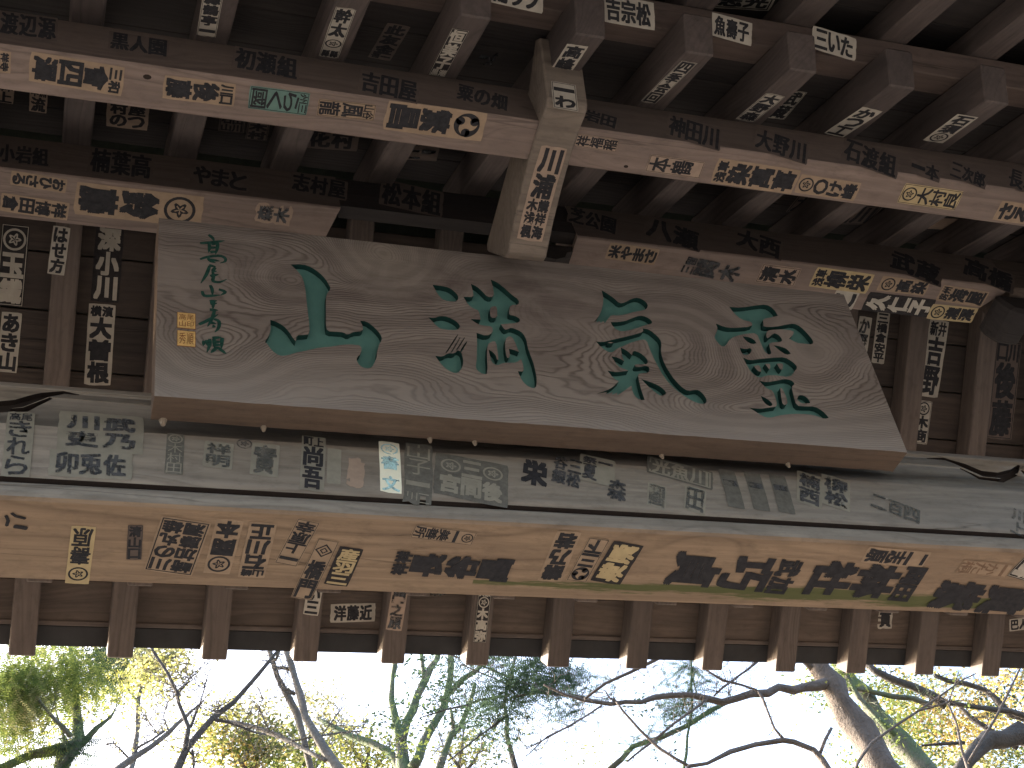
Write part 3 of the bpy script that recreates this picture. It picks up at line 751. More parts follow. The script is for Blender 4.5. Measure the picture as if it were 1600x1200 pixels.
M['plaque_edge'] = wood('name_board_edge', (.175, .128, .100), (.11, .080, .065), (.065, .05, .044), ring=50, rnd=False)
s = NT('green_paint'); v = s.objvec(False)
n = s.noise(v, 30, 5, .65); n2 = s.noise(v, 140, 4, .7)
c = s.mix(n, (.055, .150, .142), (.10, .24, .218)); c = s.mix(s.math('MULTIPLY', s.ramp(n2, [(.62, (0, 0, 0)), (.8, (1, 1, 1))]), .5), c, (.10, .22, .18))
s.l(c, s.b.inputs['Base Color']); s.b.inputs['Roughness'].default_value = .6; s.bump(n2, .3, .001); M['green'] = s.m
M['green_wall_shaded'] = flat_mat('green_paint_shaded', (.010, .045, .042), .8)  # darker copy of the green: shadow on the carving's walls put into the colour

chars = {
 'A': ((400, 400), 6, [[(325,80),(440,75),(520,105),(600,160),(655,220),(685,270),(698,298),(690,325),(665,350),(655,400),(655,560),(655,650),(668,705),(760,710),(820,715),(860,740),(910,710),(1000,705),(1003,660),(975,607),(1030,610),(1090,650),(1150,710),(1180,760),(1178,790),(1155,825),(1135,900),(1130,960),(1105,1010),(1085,1045),(1040,1058),(980,1035),(945,990),(945,950),(985,915),(990,840),(900,830),(820,830),(700,850),(590,860),(480,885),(380,905),(300,930),(240,938),(190,920),(140,875),(110,830),(80,803),(115,760),(138,700),(135,597),(190,615),(260,655),(310,710),(340,760),(372,798),(382,742),(440,740),(505,732),(495,600),(480,480),(465,330),(445,220),(400,150)]], []),
 'B': ((660, 420), 6, [[(95,150),(180,160),(250,175),(300,210),(335,250),(338,285),(310,308),(250,305),(190,290),(145,240)],
   [(55,455),(110,462),(170,440),(240,450),(310,485),(350,525),(352,555),(320,575),(230,573),(160,560),(120,520)],
   [(120,815),(190,825),(240,790),(300,795),(330,760),(365,780),(378,830),(385,880),(370,930),(335,978),(280,975),(210,930),(165,880)],
   [(214,792),(330,612),(338,617),(232,786)],[(312,768),(393,640),(401,646),(325,765)],[(352,768),(413,678),(423,684),(366,782)],[(264,786),(352,640),(358,646),(276,784)],
   [(385,262),(480,265),(475,220),(455,140),(510,165),(560,210),(610,265),(668,262),(668,200),(640,100),(700,125),(770,180),(840,245),(905,290),(905,338),(820,340),(812,400),(815,432),(870,440),(915,470),(912,500),(840,512),(735,520),(770,570),(800,568),(830,550),(890,570),(940,600),(975,660),(985,730),(1010,800),(1040,880),(1060,960),(1075,1040),(1065,1120),(1010,1115),(950,1070),(915,1010),(895,960),(950,965),(945,900),(925,845),(880,880),(800,880),(745,885),(700,908),(650,880),(635,820),(620,755),(660,780),(690,815),(700,855),(715,850),(705,780),(690,680),(650,680),(610,710),(605,800),(612,985),(570,988),(520,960),(498,925),(508,850),(512,700),(508,600),(600,630),(660,600),(655,540),(580,533),(520,520),(450,470),(545,475),(530,390),(480,375),(430,340)]],
   [[(640,355),(690,348),(702,380),(700,460),(640,460),(632,400)],[(775,680),(790,640),(835,630),(870,690),(905,780),(860,760),(810,748),(820,790),(815,835),(790,835),(778,760)]]),
 'C': ((920, 440), 6, [[(120,80),(170,110),(230,150),(290,205),(340,195),(400,160),(460,148),(520,175),(555,215),(545,255),(500,270),(420,285),(350,305),(280,318),(210,312),(180,350),(150,392),(135,368),(112,390),(100,366),(75,385),(70,366),(50,380),(90,330),(120,270),(135,200),(135,140)],
   [(205,380),(270,378),(340,370),(400,345),(480,315),(540,330),(585,360),(598,390),(540,405),(470,430),(380,455),(320,468),(265,455),(225,420)],
   [(65,560),(130,568),(220,545),(330,520),(420,498),(515,470),(505,440),(560,445),(620,490),(670,540),(683,590),(675,650),(690,720),(730,810),(790,900),(860,980),(930,1028),(990,1015),(1030,1015),(1080,1060),(1108,1110),(1095,1145),(1040,1145),(970,1120),(890,1070),(810,1010),(740,940),(690,870),(640,780),(600,700),(570,630),(540,545),(480,545),(400,570),(320,605),(260,630),(215,668),(170,655),(110,610)],
   [(300,620),(350,640),(405,690),(415,645),(480,665),(540,715),(555,750),(545,775),(480,775),(430,775),(435,800),(480,800),(530,790),(570,800),(565,855),(490,858),(460,870),(470,930),(490,1010),(525,1110),(480,1110),(430,1075),(405,1020),(400,975),(350,1010),(300,1045),(262,1066),(270,1040),(215,1062),(225,1036),(160,1056),(170,1036),(70,1050),(170,1020),(230,985),(280,935),(230,905),(195,860),(175,835),(260,850),(370,835),(320,815),(270,790),(230,730),(212,700),(270,710),(330,745),(310,690)],
   [(490,912),(560,935),(640,965),(700,1005),(732,1050),(680,1075),(630,1045),(560,985)]], [[(175,572),(205,566),(232,572),(205,580)]]),
 'D': ((1100, 460), 5.714, [[(225,112),(330,118),(450,100),(555,88),(620,125),(660,190),(600,205),(525,220),(530,262),(530,290),(640,290),(730,270),(800,258),(860,285),(920,345),(978,415),(970,448),(900,440),(830,435),(760,395),(800,355),(800,325),(700,310),(620,315),(560,325),(555,380),(570,395),(620,345),(660,355),(700,400),(690,425),(580,430),(585,470),(605,530),(570,538),(535,500),(500,420),(470,345),(380,350),(310,365),(250,385),(215,420),(190,465),(150,462),(95,395),(95,370),(125,310),(105,258),(180,290),(250,300),(430,288),(430,245),(330,225),(270,170)],
   [(345,375),(400,380),(450,405),(468,435),(430,445),(380,420)],[(320,478),(380,490),(410,475),(430,500),(400,540),(355,540),(330,515)],[(620,455),(690,465),(745,490),(775,530),(735,540),(680,505)],
   [(350,565),(410,590),(500,575),(620,565),(720,560),(790,600),(838,650),(810,685),(770,740),(640,722),(560,722),(490,748),(430,705),(390,650)],
   [(490,770),(560,785),(650,770),(720,755),(780,765),(815,800),(780,825),(800,900),(825,995),(900,1000),(990,1000),(1060,1040),(1115,1100),(1080,1113),(1000,1085),(940,1070),(800,1065),(680,1078),(580,1105),(520,1085),(450,1040),(400,1010),(500,1022),(600,1008),(655,1000),(640,930),(615,860),(560,840),(520,800)],
   [(508,905),(560,930),(600,960),(615,990),(580,1000),(530,960)],[(840,900),(890,900),(935,935),(948,970),(880,975),(830,945)]],
   [[(445,640),(490,628),(508,660),(512,690),(480,685)],[(545,620),(590,618),(592,650),(582,670)],[(650,618),(705,615),(706,660),(685,678)],[(680,835),(700,840),(740,930),(748,980),(705,990),(690,920)]]),
}
def soften(poly):
    """cut blunt corners once, keep sharp brush tips"""
    out = []; n = len(poly)
    for i in range(n):
        a, b, c_ = poly[i-1], poly[i], poly[(i+1) % n]
        v1 = (a[0]-b[0], a[1]-b[1]); v2 = (c_[0]-b[0], c_[1]-b[1])
        l1, l2 = math.hypot(*v1), math.hypot(*v2)
        ang = math.degrees(math.acos(max(-1, min(1, (v1[0]*v2[0]+v1[1]*v2[1])/(l1*l2+1e-9)))))
        if ang < 78 or ang > 172: out.append(b)
        else:
            for t, (vv, l) in ((.25, (v1, l1)), (.25, (v2, l2))):
                out.append((b[0]+vv[0]*t, b[1]+vv[1]*t))
    return out
def inpoly(p, poly):
    r = False; x, y = p; j = len(poly)-1
    for i in range(len(poly)):
        xi, yi = poly[i]; xj, yj = poly[j]
        if (yi > y) != (yj > y) and x < (xj-xi)*(y-yi)/(yj-yi)+xi: r = not r
        j = i
    return r
PPOS = {}; PISL = []
for k, ((ox, oy), scl, pos, isl) in chars.items():
    PPOS[k] = [[p_loc(ox+x/scl, oy+y/scl) for x, y in soften(pg)] for pg in pos]
    PISL += [[p_loc(ox+x/scl, oy+y/scl) for x, y in soften(pg)] for pg in isl]
verts = []; edges = []
def addloop(poly):
    b = len(verts); verts.extend(Vector(p) for p in poly)
    edges.extend((b+i, b+(i+1) % len(poly)) for i in range(len(poly)))
rect_ = []
NXE = 60
rj = random.Random(3)
for i in range(NXE): rect_.append((PW*i/NXE, 0 if i == 0 else rj.uniform(0, .0012)))
rect_.append((PW, 0)); rect_ += [(PW, PH*t) for t in (.25, .5, .75)]
for i in range(NXE): rect_.append((PW-PW*i/NXE, PH-(0 if i == 0 else rj.uniform(0, .001))))
rect_ += [(0, PH)] + [(0, PH*t) for t in (.75, .5, .25)]
addloop(rect_)
for k in PPOS:
    for pg in PPOS[k]: addloop(pg)
for pg in PISL: addloop(pg)
cv, ce, cf, _, _, _ = delaunay_2d_cdt(verts, edges, [], 0, 1e-5)
cls = []
for f in cf:
    cx = sum(cv[i].x for i in f)/3; cy = sum(cv[i].y for i in f)/3; r = '-'
    if not inpoly((cx, cy), rect_): cls.append(None); continue
    if not any(inpoly((cx, cy), pg) for pg in PISL):
        for k in PPOS:
            if any(inpoly((cx, cy), pg) for pg in PPOS[k]): r = k; break
    cls.append(r)
DEP = .0125
emap = {}
for fi, f in enumerate(cf):
    for i in range(3):
        emap.setdefault(frozenset((f[i], f[(i+1) % 3])), []).append(fi)
# board body: front face minus the characters, sides, back
bm = bmesh.new(); vm = {}
def bv(i, y):
    if (i, y) not in vm: vm[(i, y)] = bm.verts.new((cv[i].x, y, cv[i].y))
    return vm[(i, y)]
for f, c_ in zip(cf, cls):
    if c_ == '-': bm.faces.new([bv(i, 0) for i in f])
for e, fl in emap.items():
    ins = [fi for fi in fl if cls[fi] is not None]
    if len(ins) == 1:
        a, b = tuple(e); m0 = bm.faces.new([bv(a, 0), bv(b, 0), bv(b, PT), bv(a, PT)]); m0.material_index = 1
bk = [bm.verts.new((x, PT, z)) for x, z in rect_]
fb = bm.faces.new(bk); fb.material_index = 1
bmesh.ops.remove_doubles(bm, verts=bm.verts, dist=1e-6)
bmesh.ops.recalc_face_normals(bm, faces=bm.faces)
me = bpy.data.meshes.new('board'); bm.to_mesh(me); bm.free()
brd = link('board', me, PLQ, PMW, [M['plaque'], M['plaque_edge']])
for k in PPOS:
    bm = bmesh.new(); vm = {}
    for f, c_ in zip(cf, cls):
        if c_ == k: bm.faces.new([bv(i, DEP) for i in f])
    for e, fl in emap.items():
        a, b = tuple(e); cc_ = [cls[fi] for fi in fl]
        if cc_.count(k) == 1:
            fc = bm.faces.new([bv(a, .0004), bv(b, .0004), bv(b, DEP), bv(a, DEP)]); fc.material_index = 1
    bmesh.ops.recalc_face_normals(bm, faces=bm.faces)
    me = bpy.data.meshes.new('carved_character'); bm.to_mesh(me); bm.free()
    link('carved_character', me, PLQ, PMW, [M['green'], M['green_wall_shaded']])

# signature and seals
def stroke_polys(paths, ox, oy, scl, wd):
    out = []
    for p in paths:
        pts = [p_loc(ox+x/scl, oy+y/scl) for x, y in p]
        # resample smooth
        q = []
        for i in range(len(pts)-1):
            for t in (0, .34, .67): q.append((pts[i][0]+(pts[i+1][0]-pts[i][0])*t, pts[i][1]+(pts[i+1][1]-pts[i][1])*t))
        q.append(pts[-1])
        for _ in range(2): q = [q[0]]+[((q[i-1][0]+2*q[i][0]+q[i+1][0])/4, (q[i-1][1]+2*q[i][1]+q[i+1][1])/4) for i in range(1, len(q)-1)]+[q[-1]]
        n = len(q)
        ws = [wd*(.45+.75*math.sin(math.pi*min(1, (i+1)/(n)*1.1))**.6) if i < n-1 else wd*.25 for i in range(n)]
        out.append(crescent(q, ws))
    return out
sig = stroke_polys([
 [(335,42),(375,70),(385,100)], [(255,120),(330,118),(430,105),(485,98)], [(340,120),(345,160),(335,210)], [(420,115),(420,160),(400,225)], [(345,165),(420,160)], [(350,205),(410,200)], [(360,130),(410,128)],
 [(255,272),(320,250),(400,240),(460,240),(500,268),(490,298),(440,308)], [(335,275),(380,280),(440,290)], [(330,262),(350,290),(400,305)],
 [(340,328),(405,345)], [(345,335),(320,410),(262,498)], [(400,350),(365,385),(412,385)], [(372,385),(385,440),(365,480),(440,492),(505,460)], [(350,430),(430,415)],
 [(350,515),(372,560),(370,610)], [(275,570),(285,620),(370,615),(450,608)], [(430,555),(508,578),(450,610)],
 [(345,668),(415,662)], [(350,690),(415,685)], [(380,665),(375,740)], [(345,745),(425,752)],
 [(245,885),(330,845),(425,790)], [(390,755),(370,830),(325,905)], [(385,835),(440,850),(432,920),(392,958)], [(345,862),(405,880)], [(370,900),(400,905)],
 [(292,1038),(285,1085)], [(318,1030),(325,1085)], [(345,1020),(350,1070),(318,1148)], [(370,1012),(455,1004)], [(385,1020),(390,1110)], [(462,1010),(455,1112)], [(385,1050),(450,1048)], [(388,1078),(450,1076)], [(392,1108),(450,1106)], [(400,1112),(355,1152)], [(435,1112),(500,1162)]], 270, 360, 6, .0054)
# thick first character
vs, fs = [], []
for i, pg in enumerate(sig):
    y = -.0004-.00002*i; b = len(vs); m_ = len(pg)//2
    vs += [(x, y, z) for x, z in pg]
    for j in range(m_-1): fs.append((b+j, b+j+1, b+2*m_-2-j, b+2*m_-1-j))
me = bpy.data.meshes.new('signature'); me.from_pydata(vs, [], fs)
M['sig'] = flat_mat('signature_green', (.014, .060, .050), .7, .4, 150)
link('signature', me, PLQ, PMW, [M['sig']])
M['gold'] = flat_mat('seal_gold', (.62, .42, .17), .5, .25, 120, .5); M['seal_red'] = flat_mat('seal_recess', (.20, .08, .04), .8)
for (qa, pat) in (((277, 491, 305, 512), ['高尾', '山印']), ((277, 519, 305, 540), ['秀順'])):
    a = p_loc(qa[0], qa[3]); b = p_loc(qa[2], qa[1]); a2 = p_loc(qa[0]-.8, qa[3]+.8); b2 = p_loc(qa[2]+.8, qa[1]-.8)
    vs, fs, mi = [], [], []
    def rq(x0, z0, x1, z1, y, m):
        n0 = len(vs); vs.extend([(x0, y, z0), (x1, y, z0), (x1, y, z1), (x0, y, z1)]); fs.append((n0, n0+1, n0+2, n0+3)); mi.append(m)
    rq(a2[0], a2[1], b2[0], b2[1], -.0003, 1); rq(a[0], a[1], b[0], b[1], -.0009, 0)
    wd_, hg = b[0]-a[0], b[1]-a[1]; R_ = len(pat)
    for ri, r in enumerate(pat):
        for ci, ch in enumerate(r):
            gv, gf = _gc.get(ch, ([], []))
            n0 = len(vs)
            for x, y in gv: vs.append((a[0]+wd_*(.06+.88*(ci+.08+x*.84)/len(r)), -.0012, a[1]+hg*(.06+.88*(R_-1-ri+.08+y*.84)/R_)))
            for f in gf: fs.append(tuple(n0+i for i in f)); mi.append(1)
    me = bpy.data.meshes.new('seal'); me.from_pydata(vs, [], fs)
    o = link('seal', me, PLQ, PMW, [M['gold'], M['seal_red']])
    for p, m in zip(me.polygons, mi): p.material_index = m
# small wooden pegs under the board
M['peg'] = flat_mat('pale_peg', (.30, .25, .20), .8)
pegs = [(255, 661, .020), (412, 669, .014), (672, 685, .012), (742, 690, .011), (1035, 712, .012), (1232, 725, .012)]
src = None
for (x, y, wdt) in pegs:
    q = hit(x, y, V((0, 1.528, 0)), V((0, -1, 0)))
    mw = Matrix.Translation((q.x, 1.53, 1.8185)) @ Matrix.Scale(wdt/.015, 4)
    if src is None:
        bm = bmesh.new(); bmesh.ops.create_cone(bm, segments=7, radius1=.003, radius2=.0065, depth=.012, cap_ends=True)
        me = bpy.data.meshes.new('peg'); bm.to_mesh(me); bm.free(); src = link('peg', me, PLQ, mw, [M['peg']])
    else: dup(src, mw, PLQ)

# ------------------------------------------------------------------ trees beyond the gate
def bark(name, a, b, mossy=0):
    s = NT(name); v = s.objvec(False)
    n = s.noise(v, 9, 6, .7); n2 = s.noise(v, 45, 4, .6); n3 = s.noise(v, 3.5, 4, .6)
    c = s.mix(s.ramp(n, [(.3, (0, 0, 0)), (.7, (1, 1, 1))]), a, b)
    c = s.mix(s.math('MULTIPLY', n2, .35), c, tuple(q*.5 for q in a))
    if mossy: c = s.mix(s.math('MULTIPLY', s.ramp(n3, [(.42, (0, 0, 0)), (.55, (1, 1, 1))]), mossy), c, (.07, .11, .045))
    s.l(c, s.b.inputs['Base Color']); s.b.inputs['Roughness'].default_value = .95
    s.bump(s.math('ADD', n, n2), .8, .02); return s.m
M['bk_grey'] = bark('bark_grey', (.085, .076, .068), (.165, .15, .135)); M['bk_dark'] = bark('bark_dark', (.04, .035, .032), (.085, .072, .064))
M['bk_moss'] = bark('bark_mossy', (.075, .075, .055), (.145, .14, .11), .8); M['bk_brown'] = bark('bark_brown', (.065, .05, .04), (.12, .095, .08))
def leafmat(name, c1, c2, trans=.55):
    s = NT(name); v = s.objvec(False)
    n = s.noise(v, 3.2, 3, .6); n2 = s.noise(v, 40, 2, .5)
    c = s.mix(s.ramp(n2, [(.35, (0, 0, 0)), (.65, (1, 1, 1))]), c1, c2)
    c = s.mix(s.math('MULTIPLY', s.ramp(n, [(.4, (0, 0, 0)), (.65, (1, 1, 1))]), .5), c, tuple(q*.55 for q in c1))
    d = s.n('ShaderNodeBsdfDiffuse'); t = s.n('ShaderNodeBsdfTranslucent'); mx = s.n('ShaderNodeMixShader')
    s.l(c, d.inputs[0]); s.l(c, t.inputs[0]); mx.inputs[0].default_value = trans
    s.l(d.outputs[0], mx.inputs[1]); s.l(t.outputs[0], mx.inputs[2]); s.l(mx.outputs[0], s.out.inputs[0]); return s.m
M['lf_fir'] = leafmat('fir_needles', (.035, .060, .038), (.07, .105, .06), .35)
M['lf_con'] = leafmat('cedar_sprays', (.08, .12, .035), (.20, .23, .06), .5)
M['lf_yel'] = leafmat('yellow_maple_leaves', (.32, .32, .08), (.44, .42, .12), .6)
M['lf_grn'] = leafmat('green_leaves', (.09, .12, .035), (.16, .19, .055), .5)
M['lf_ora'] = leafmat('orange_maple_leaves', (.36, .24, .08), (.44, .36, .12), .6)
M['lf_olive'] = leafmat('olive_leaves', (.20, .21, .09), (.33, .30, .14), .55)

def tube(vs, fs, pts, sides=7):
    """pts: (Vector, radius)"""
    n = len(pts); b = len(vs)
    for i, (p, r) in enumerate(pts):
        a = pts[max(0, i-1)][0]; c_ = pts[min(n-1, i+1)][0]; t = (c_-a).normalized()
        u = t.cross(V((.3, .2, .93))).normalized(); w_ = t.cross(u)
        for k in range(sides):
            an = 2*math.pi*k/sides; rr = r*(1+.10*math.sin(3*an+i*1.7)+.09*math.sin(5*an-i*2.3)*math.sin(i*1.3))
            vs.append(p+u*(rr*math.cos(an))+w_*(rr*math.sin(an)))
    for i in range(n-1):
        for k in range(sides):
            k2 = (k+1) % sides; fs.append((b+i*sides+k, b+i*sides+k2, b+(i+1)*sides+k2, b+(i+1)*sides+k))
    fs.append(tuple(b+k for k in range(sides))[::-1]); fs.append(tuple(b+(n-1)*sides+k for k in range(sides)))
def refine(pl, seed, wig):
    rr = random.Random(seed*3+1); out = []
    for (p, r), (q, r2) in zip(pl, pl[1:]):
        L = (q-p).length; k = max(1, min(14, int(L/.12)))
        for i in range(k):
            t = i/k; j = V((rr.uniform(-1, 1), rr.uniform(-1, 1), rr.uniform(-1, 1)))*(wig*(min(r, .022)+.004)*(1 if i else .4))
            out.append((p.lerp(q, t)+j, (r+(r2-r)*t)*rr.uniform(.9, 1.1)))
    out.append(pl[-1]); return out
def limb(path, D, D2=None):
    """path: (px, py, width px); D distance of first point, D2 of last"""
    D2 = D if D2 is None else D2; n = len(path); out = []
    for i, (x, y, w_) in enumerate(path):
        d = D+(D2-D)*i/(n-1); p = at(x, y, d); out.append((p, .5*w_*p.dot(CF)/FPX))
    return out
def twigs(vs, fs, src, rnd, n, L, r):
    for _ in range(int(n*2.2)):
        i = rnd.randrange(len(src)-1); p = src[i][0].lerp(src[i+1][0], rnd.random())
        d = V((rnd.gauss(0, 1), rnd.gauss(0, 1), rnd.gauss(.4, .8))).normalized()
        pts = [(p, r)]; q = p.copy()
        for k in range(4):
            d = (d+V((rnd.gauss(0, .3), rnd.gauss(0, .3), rnd.gauss(.05, .3)))).normalized(); q = q+d*L*rnd.uniform(.15, .35)
            pts.append((q.copy(), r*(1-.22*(k+1))))
        tube(vs, fs, pts, 4)
        for k in (1, 2, 3):
            e = (d+V((rnd.gauss(0, .8), rnd.gauss(0, .8), rnd.gauss(0, .8)))).normalized(); q0 = pts[k][0]
            q1 = q0+e*L*rnd.uniform(.15, .35); e = (e+V((rnd.gauss(0, .4), rnd.gauss(0, .4), rnd.gauss(0, .4)))).normalized()
            tube(vs, fs, [(q0, r*.6), (q1, r*.45), (q1+e*L*rnd.uniform(.1, .25), r*.3)], 3)
def leaves(center, rads, n, size, rnd, kind):
    """quads for leaves spread in clumps through an ellipsoid"""
    vs, fs = [], []
    if kind == 'maple' or kind == 'small':
        clumps = [center+V((rnd.gauss(0, .55)*rads[0], rnd.gauss(0, .55)*rads[1], rnd.gauss(0, .55)*rads[2])) for _ in range(max(3, n//14))]
        for _ in range(n):
            c_ = rnd.choice(clumps); p = c_+V((rnd.gauss(0, 1), rnd.gauss(0, 1), rnd.gauss(0, .6)))*size*3.2
            u = V((rnd.gauss(0, 1), rnd.gauss(0, 1), rnd.gauss(0, .5))).normalized(); w_ = u.cross(V((rnd.gauss(0, .5), rnd.gauss(0, .5), 1))).normalized()
            s_ = size*1.25*rnd.uniform(.6, 1.3); b = len(vs)
            if kind == 'maple':       # star of three lobes
                for an, l in ((0, 1), (.95, .42), (1.15, .9), (2.1, .35), (math.pi, .6), (-2.1, .35), (-1.15, .9), (-.95, .42)):
                    vs.append(p+u*(s_*l*math.cos(an)*.7)+w_*(s_*l*math.sin(an)*.7))
                fs.append(tuple(range(b, b+8)))
            else:
                vs += [p-u*s_*.6, p+w_*s_*.3, p+u*s_*.6, p-w_*s_*.3]; fs.append((b, b+1, b+2, b+3))
    else:                              # needle sprays: flat fans of short needles along drooping twigs
        for _ in range(n):
            p = center+V((rnd.gauss(0, .5)*rads[0], rnd.gauss(0, .5)*rads[1], rnd.gauss(0, .5)*rads[2]))
            if kind == 'fir': d = V((rnd.gauss(0, 1), rnd.gauss(0, .6), rnd.gauss(-.1, .3))).normalized(); L = size*7
            else: d = V((rnd.gauss(0, .5), rnd.gauss(0, .4), -1)).normalized(); L = size*7
            sd_ = d.cross(V((rnd.gauss(0, .3), 1, rnd.gauss(0, .3)))).normalized(); k = 11
            b = len(vs); vs += [p, p+sd_*size*.08, p+d*L]; fs.append((b, b+1, b+2))
            for i in range(k):
                q = p+d*(L*i/k); nl = size*(1.2-.6*i/k)*rnd.uniform(.7, 1.2)
                for sg in (-1, 1):
                    e = (sd_*sg+d*.6).normalized(); b = len(vs)
                    vs += [q, q+d*size*.26, q+e*nl]; fs.append((b, b+1, b+2))
    return vs, fs
def tree(label, name, base, limbs, barkm, crowns, group=None, twig=0, cat='tree', tw=(.5, .004)):
    """limbs: lists of (Vector, r); crowns: (px,py,rpx_x,rpx_y,D,kind,n,size,material)"""
    root = thing(name, label, cat, base, group); rnd = random.Random(hash(label) % 1000 if False else sum(map(ord, label)))
    for i, lb in enumerate(limbs):
        rf = refine(lb, i*7+3, .9); vs, fs = [], []
        tube(vs, fs, rf, 18 if i == 0 else 8)
        if twig and (i or len(limbs) == 1): twigs(vs, fs, lb, rnd, twig, *tw)
        nm_ = 'branch' if i else 'trunk'
        me = bpy.data.meshes.new(nm_); me.from_pydata([tuple(q) for q in vs], [], fs)
        for p in me.polygons: p.use_smooth = True
        link(nm_, me, root, None, [barkm])
    mats = []; vs, fs, mi = [], [], []
    for (x, y, rx, ry, D, kind, n, size, m) in crowns:
        c_ = at(x, y, D); sc_ = c_.dot(CF)/FPX
        v2, f2 = leaves(c_, (rx*sc_*1.35, .5*(rx+ry)*sc_*1.5, ry*sc_*1.35), int(n*(2.0 if kind in ('maple', 'small') else .6)), size, rnd, kind)
        if m not in mats: mats.append(m)
        b = len(vs); vs += [tuple(q) for q in v2]; fs += [tuple(b+i for i in f) for f in f2]; mi += [mats.index(m)]*len(f2)
    if vs:
        me = bpy.data.meshes.new('crown'); me.from_pydata(vs, [], fs)
        o = link('crown', me, root, None, mats)
        for p, m in zip(me.polygons, mi): p.material_index = m
    return root
def trunk_from(path, D, foot_dx=0, rbase=None):
    """first px point continued down to the ground"""
    l = limb(path, D); p, r = l[0]; foot = V((p.x+foot_dx, p.y+.1, -1.62)); rb = rbase or r*1.7
    mid = p.lerp(foot, .5); mid.x += foot_dx*.1
    return [(foot, rb), (mid, (rb+r)/2)]+l, foot
L_ = leaves
T = M
# 1 bare thin tree, left
tr, ft = trunk_from([(262, 1225, 14), (275, 1203, 13), (293, 1170, 11), (330, 1125, 9), (365, 1096, 7), (400, 1055, 6), (436, 1014, 5), (470, 960, 4)], 6)
tree('slim dark forked bare tree left of the pale twisted tree', 'bare_tree', ft, [tr,
  limb([(291, 1172, 9), (296, 1137, 7), (280, 1098, 6), (277, 1083, 6), (262, 1052, 5), (240, 1018, 4), (225, 990, 3)], 6),
  limb([(297, 1137, 4), (311, 1102, 2.5), (320, 1070, 2), (328, 1045, 1.5)], 6), limb([(279, 1083, 3), (292, 1068, 2), (300, 1052, 1)], 6),
  limb([(335, 1124, 6), (360, 1130, 5), (395, 1142, 4), (415, 1148, 3)], 6, 6.4), limb([(331, 1125, 3), (340, 1110, 1.5), (343, 1100, 1)], 6), limb([(300, 1172, 4), (303, 1200, 3), (303, 1215, 2)], 6)],
  T['bk_dark'], [(240, 1035, 30, 25, 7, 'maple', 110, .022, T['lf_olive']), (268, 1070, 22, 30, 7, 'maple', 50, .02, T['lf_yel'])], twig=10, tw=(.22, .0026))
# 2 low grey limb, left
tr, ft = trunk_from([(150, 1235, 14), (180, 1205, 12), (205, 1188, 10), (235, 1168, 8), (262, 1145, 7), (275, 1130, 6), (300, 1110, 4), (318, 1095, 2)], 6.6, -.6)
tree('low grey bare tree reaching in from the bottom left with thin forked twigs', 'bare_tree', ft, [tr,
  limb([(206, 1188, 5), (216, 1168, 4), (240, 1155, 4), (256, 1142, 5)], 6.6), limb([(202, 1188, 4), (186, 1170, 3), (175, 1161, 2.5), (164, 1163, 1)], 6.6), limb([(264, 1142, 3), (255, 1120, 2), (262, 1098, 2), (258, 1090, 1)], 6.6),
  limb([(247, 1148, 2), (235, 1130, 1.6), (220, 1115, 1.2)], 6.6)], T['bk_grey'], [(225, 1135, 40, 30, 7, 'maple', 70, .019, T['lf_olive'])], twig=8, tw=(.14, .0028))
# 3 shaggy conifer, left
tr, ft = trunk_from([(85, 1240, 26), (100, 1190, 24), (122, 1160, 22), (120, 1125, 15), (117, 1090, 12), (115, 1040, 9), (112, 980, 6)], 9)
tree('shaggy evergreen with hanging green and browning sprays at the far left', 'evergreen_tree', ft, [tr,
  limb([(120, 1165, 20), (90, 1172, 18), (50, 1180, 15), (0, 1200, 12), (-60, 1210, 8)], 9), limb([(125, 1165, 12), (150, 1138, 9), (172, 1120, 5), (180, 1108, 3)], 9), limb([(112, 1150, 9), (80, 1118, 6), (50, 1080, 4), (22, 1052, 3)], 8.6),
  limb([(103, 1160, 6), (95, 1135, 4), (85, 1105, 3)], 9)],
  T['bk_moss'], [(30, 1062, 42, 40, 8.6, 'hang', 700, .03, T['lf_con']), (5, 1085, 35, 50, 8.8, 'hang', 400, .03, T['lf_con']), (70, 1035, 70, 18, 9.4, 'maple', 350, .034, T['lf_olive']), (100, 1055, 50, 35, 8.8, 'hang', 700, .03, T['lf_con']), (150, 1035, 40, 35, 9, 'fir', 330, .032, T['lf_fir']), (45, 1095, 26, 28, 8.6, 'hang', 170, .028, T['lf_olive']),
     (20, 1150, 45, 35, 9, 'fir', 200, .03, T['lf_con']), (30, 1185, 55, 28, 9, 'fir', 170, .03, T['lf_con']), (120, 1165, 18, 26, 8.9, 'fir', 150, .024, T['lf_fir']), (175, 1060, 40, 22, 10, 'maple', 260, .03, T['lf_yel']), (60, 1140, 50, 18, 10, 'maple', 180, .03, T['lf_yel']),
     (120, 1088, 40, 15, 9.5, 'maple', 120, .03, T['lf_yel'])], twig=5, tw=(.3, .004))
# 4 olive maple behind the left rafters
tr, ft = trunk_from([(190, 1260, 10), (205, 1200, 9), (215, 1130, 7), (222, 1060, 5), (232, 1015, 3)], 12)
tree('pale olive and yellow leaved maple behind the second rafter tip from the left', 'maple_tree', ft, [tr, limb([(218, 1100, 4), (190, 1060, 3), (180, 1030, 2)], 12), limb([(222, 1062, 4), (255, 1035, 2.5), (275, 1022, 2)], 12)],
  T['bk_grey'], [(212, 1038, 44, 30, 12, 'maple', 900, .034, T['lf_olive']), (262, 1030, 34, 22, 12, 'maple', 380, .03, T['lf_olive']), (200, 1075, 22, 25, 12, 'maple', 120, .03, T['lf_yel']), (262, 1075, 25, 25, 12, 'maple', 60, .03, T['lf_yel'])], twig=6, tw=(.4, .006))
